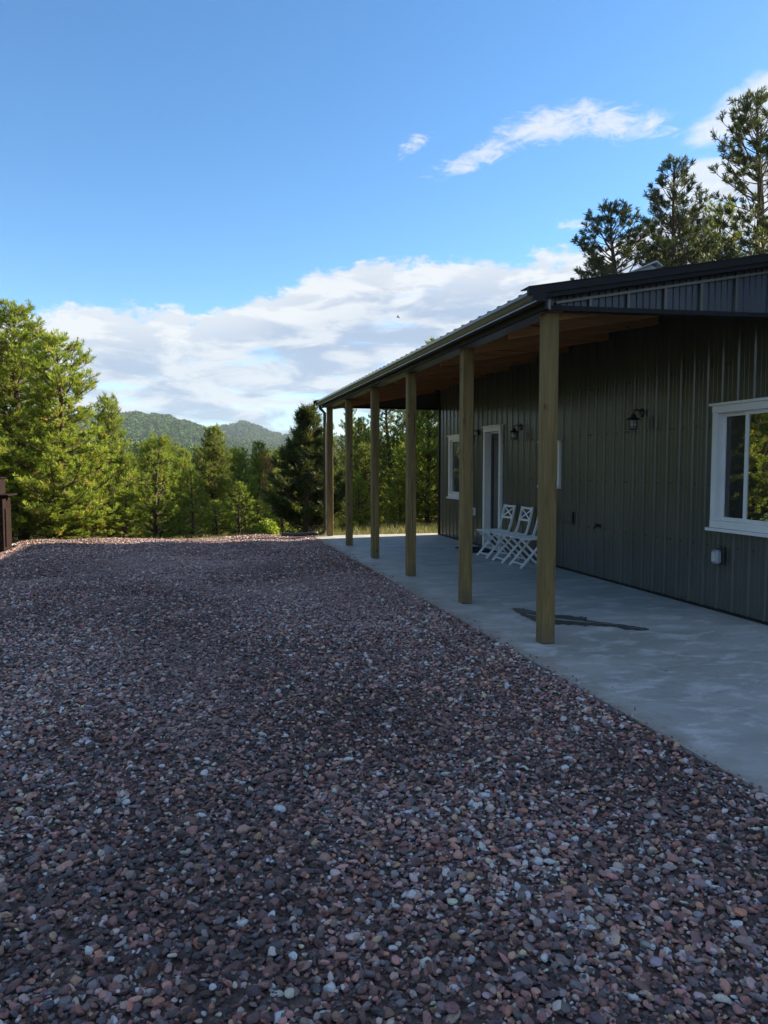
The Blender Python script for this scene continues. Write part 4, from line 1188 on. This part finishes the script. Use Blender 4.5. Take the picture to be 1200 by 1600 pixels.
# the stand on the sunny side, whose shade covers the yard in front of the house
for i, (x, y, t_) in enumerate(((15.8, 5.3, 12), (16.2, 3.2, 12.5), (15.6, 1.2, 12.5), (16.4, -1.0, 12.5), (15.8, -3.2, 12), (17, -5.6, 13), (18.8, 4.4, 13), (18.5, 2.1, 14), (19.2, -.2, 14), (18.6, -2.4, 13.5), (22, 3.4, 15), (22.5, .4, 16), (22, -4, 15), (26, 1.5, 16), (19, 6.6, 13), (22.5, 7.4, 15), (25.5, 5.4, 16), (17.5, 7.4, 11.5), (28, 3.5, 17), (20.5, -5.5, 14))):
    pine(['bushy', 'bushy2'][i % 2], 'needle', x, y, t_, 'tall pine in the stand behind the house that shades the yard', 'stand of pines shading the yard', wid=.9)
# dead russet twig cluster on the light pine
dm = pine_mesh(seed=21, H=.8, Rm=.22, base=.3, shape=cone(.6), spacing=.18, per=4, tuft_len=.10, needles=14)
tmesh = bpy.data.meshes.new('trunk'); tmesh.from_pydata([tuple(p) for p in dm[0].v], [], dm[0].f); tmesh.materials.append(MAT['bark'])
r = tag(empty('dead_sapling', (2.35, 23.2, .75), .3), 'rust-red dead pine top left of the dark pine', 'tree')
r.location.z = float(ground_z(2.35, 23.2)); r.scale = (1.0, 1.0, 2.9)
for nm, me in (('trunk', tmesh), ('crown', needle_mesh('crown', dm[1], dm[2], 'needle_dead'))):
    o = link(nm, me, r)
# shrubs and grass on the rim
def shrub(seed, n_, rad, hgt):
    rn = np.random.default_rng(seed)
    p = rn.normal(0, 1, (n_, 3)); p /= np.linalg.norm(p, axis=1)[:, None]; p *= rn.uniform(.5, 1, (n_, 1)) * np.array([[rad, rad, hgt]]); p[:, 2] = np.abs(p[:, 2])
    e1 = rn.normal(0, .028, (n_, 3)); e2 = rn.normal(0, .028, (n_, 3))
    v = np.stack([p - e1, p + e1, p + e2], 1).reshape(-1, 3)
    c = np.stack([rn.random(n_), rn.random(n_) * .5, np.zeros(n_), np.ones(n_)], 1); return v, c
for i, (x, y, rad, hg, lab_) in enumerate(((1.80, 18.0, .28, .40, 'small round yellow-green shrub on the rim left of the dark pine'), (4.0, 18.8, .25, .35, 'small leafy shrub behind the last two porch posts'))):
    v, c = shrub(60 + i, 1600, rad, hg)
    r = tag(empty('shrub', (x, y, float(ground_z(x, y)))), lab_, 'shrub')
    link('foliage', needle_mesh('foliage', v, c, 'needle_bright'), r)
    b = B()
    for k in range(6):
        a = k * 1.05; b.tube([(0, 0, -.03), (rad * .5 * math.cos(a), rad * .5 * math.sin(a), hg * .6)], [.008, .003], 4, cap=False)
    b.out('stem', 'bark', r)
# dry grass along the rim and behind the slab
ng = 9000
gxx = np.where(rng.random(ng) < .25, rng.uniform(-7, 3, ng), rng.uniform(3, 12, ng)); gyy = rng.uniform(16.3, 24, ng)
kp = (gyy > np.where(gxx < SLAB_X, 17.15, 16.5)) & (vnoise(gxx * 1.1, gyy * 1.1, 4) > .35)
gxx, gyy = gxx[kp], gyy[kp]; n_ = len(gxx)
root = np.column_stack([gxx, gyy, ground_z(gxx, gyy) - .01])
kk = 4
root = np.repeat(root, kk, 0) + np.column_stack([rng.normal(0, .03, n_ * kk), rng.normal(0, .03, n_ * kk), np.zeros(n_ * kk)])
hgt = rng.uniform(.03, .12, n_ * kk) * (1 + .9 * (np.repeat(gxx, kk) > 3))
ang = rng.uniform(0, 6.28, n_ * kk)
sv = np.column_stack([np.cos(ang), np.sin(ang), 0 * ang]) * .006
tipg = root + np.column_stack([rng.normal(0, .06, n_ * kk), rng.normal(0, .06, n_ * kk), hgt])
v = np.stack([root - sv, root + sv, tipg], 1).reshape(-1, 3)
c = np.stack([rng.random(n_ * kk), rng.random(n_ * kk), 0 * ang, 1 + 0 * ang], 1)
m = leaf_mat('dry_grass_blades', (.13, .14, .04), (.32, .29, .12), (.42, .33, .18), .3); MAT['grass'] = m
tag(link('grass', needle_mesh('grass', v, c, 'grass')), 'dry yellow-green grass on the rim beyond the gravel', 'grass', kind='stuff')
# pieces of wood litter on the left rim
o = B().tube([(-3.9, 17.0, -.1), (-3.4, 16.85, -.02), (-2.9, 16.9, .0), (-2.5, 17.0, -.08)], [.035, .03, .022, .012], 7).out('fallen_branch', 'bark', smooth=True)
tag(o, 'thin dead branch lying along the left rim of the gravel', 'branch')

# slope forest: separate trees out to about 110 m
rs = random.Random(5)
placed = []
labels_far = ['pine on the wooded slope below the yard']
cnt = 0
while cnt < 85:
    a = R(rs.uniform(-22, 24)); rr_ = rs.uniform(33, 120) ** 1.0
    x, y = rr_ * math.sin(a), rr_ * math.cos(a)
    if any((x - p[0]) ** 2 + (y - p[1]) ** 2 < 9 for p in placed): continue
    placed.append((x, y))
    g = float(ground_z(x, y)); hgt_ = rs.uniform(5.5, 8.5) + rr_ * .035
    top = g + hgt_
    ad = math.degrees(a)
    lim = EYE + rr_ * (.030 if ad < 2 else (.024 if ad < 7 else .06))      # the forest stays under the skyline seen in the photograph
    if top > lim: top = lim - rs.uniform(0, 1.0)
    if top - g < 3: continue
    key = rs.choice(['bushy', 'bushy2', 'tall3'])
    pine(key, rs.choice(['needle', 'needle', 'needle_bright' if key != 'tall3' else 'needle']), x, y, top, labels_far[0], 'pines on the slope below the yard', rz=rs.uniform(0, 6.28), wid=rs.uniform(.75, 1.0))
    cnt += 1

# far forest: instanced crowns over the slopes and hills
def far_tree(i, shp):
    rn = np.random.default_rng(300 + i); v = []
    n_ = 150
    for k in range(n_):
        t = rn.random() ** .8; a = rn.random() * 6.28
        rad = (.40 * (1 - t) ** .8 + .03) if shp == 0 else (.42 * math.sqrt(max(0, 1 - (2 * t - .9) ** 2 * .8)) + .02)
        rad *= rn.uniform(.6, 1.1)
        c = np.array([rad * math.cos(a), rad * math.sin(a), .12 + .88 * t])
        e = rn.normal(0, .075, (3, 3)); v += [c + e[0], c + e[1], c + e[2]]
    me = bpy.data.meshes.new('far_tree'); me.from_pydata([tuple(p) for p in v], [], [(3 * k, 3 * k + 1, 3 * k + 2) for k in range(n_)])
    me.materials.append(MAT['far_leaf']); return me
fcoll = variant_collection('far_trees', [far_tree(i, i % 2) for i in range(6)])
P_ = []
for r0, r1, n_, a0, a1, h0, h1 in ((120, 420, 2600, -34, 34, 7, 13), (420, 760, 6500, -32, 30, 7, 13), (760, 1500, 15000, -26, 26, 7, 13), (1500, 2200, 14000, -18, 26, 8, 15), (2600, 3200, 5000, -4, 26, 8, 14)):
    r_ = np.sqrt(rng.uniform(r0 ** 2, r1 ** 2, n_)); a_ = np.radians(rng.uniform(a0, a1, n_))
    x, y = r_ * np.sin(a_), r_ * np.cos(a_)
    clear = fbm(x * .004, y * .004, 61) + .3 * fbm(x * .02, y * .02, 62)
    k_ = (clear > -.16) | (r_ < 700)
    x, y = x[k_], y[k_]
    h_ = rng.uniform(h0, h1, len(x))
    P_.append(np.column_stack([x, y, ground_z(x, y) - .6, h_]))
P_ = np.vstack(P_); n_ = len(P_)
wd = rng.uniform(.75, 1.15, n_)
tint = np.array([(.060, .100, .025)]) * rng.uniform(.6, 1.7, (n_, 1)) + np.array([(.045, .050, .004)]) * (rng.random((n_, 1)) ** 2)
dist_ = np.hypot(P_[:, 0], P_[:, 1])
sc_ = P_[:, 3]
# the forest below the yard must not stand higher than it does in the photograph
sc_ = np.where((dist_ < 420), np.clip(sc_, 5, 9), sc_)
ft = scatter('distant_forest', P_[:, :3], np.column_stack([np.zeros(n_), np.zeros(n_), rng.uniform(0, 6.28, n_)]), np.column_stack([sc_ * wd, sc_ * wd, sc_]), rng.integers(0, 6, n_), np.column_stack([tint, np.ones(n_)]), fcoll)
tag(ft, 'dark green pine forest covering the far slopes and hills', 'forest', kind='stuff')

# ------------------------------------------------------------------ haze
hz = B().box(-4150, 4150, -4150, 4150, float(gzz.min()) - 2, float(gzz.max()) + 40)
hz = hz.out('haze', None)
m = bpy.data.materials.new('air_haze'); m.use_nodes = True
m.node_tree.nodes.remove(m.node_tree.nodes['Principled BSDF'])
pv_ = m.node_tree.nodes.new('ShaderNodeVolumePrincipled')
pv_.inputs['Color'].default_value = (.70, .86, 1.0, 1); pv_.inputs['Density'].default_value = .00012; pv_.inputs['Anisotropy'].default_value = .0
m.node_tree.links.new(pv_.outputs[0], m.node_tree.nodes['Material Output'].inputs['Volume'])
hz.data.materials.append(m)
tag(hz, kind='stuff')
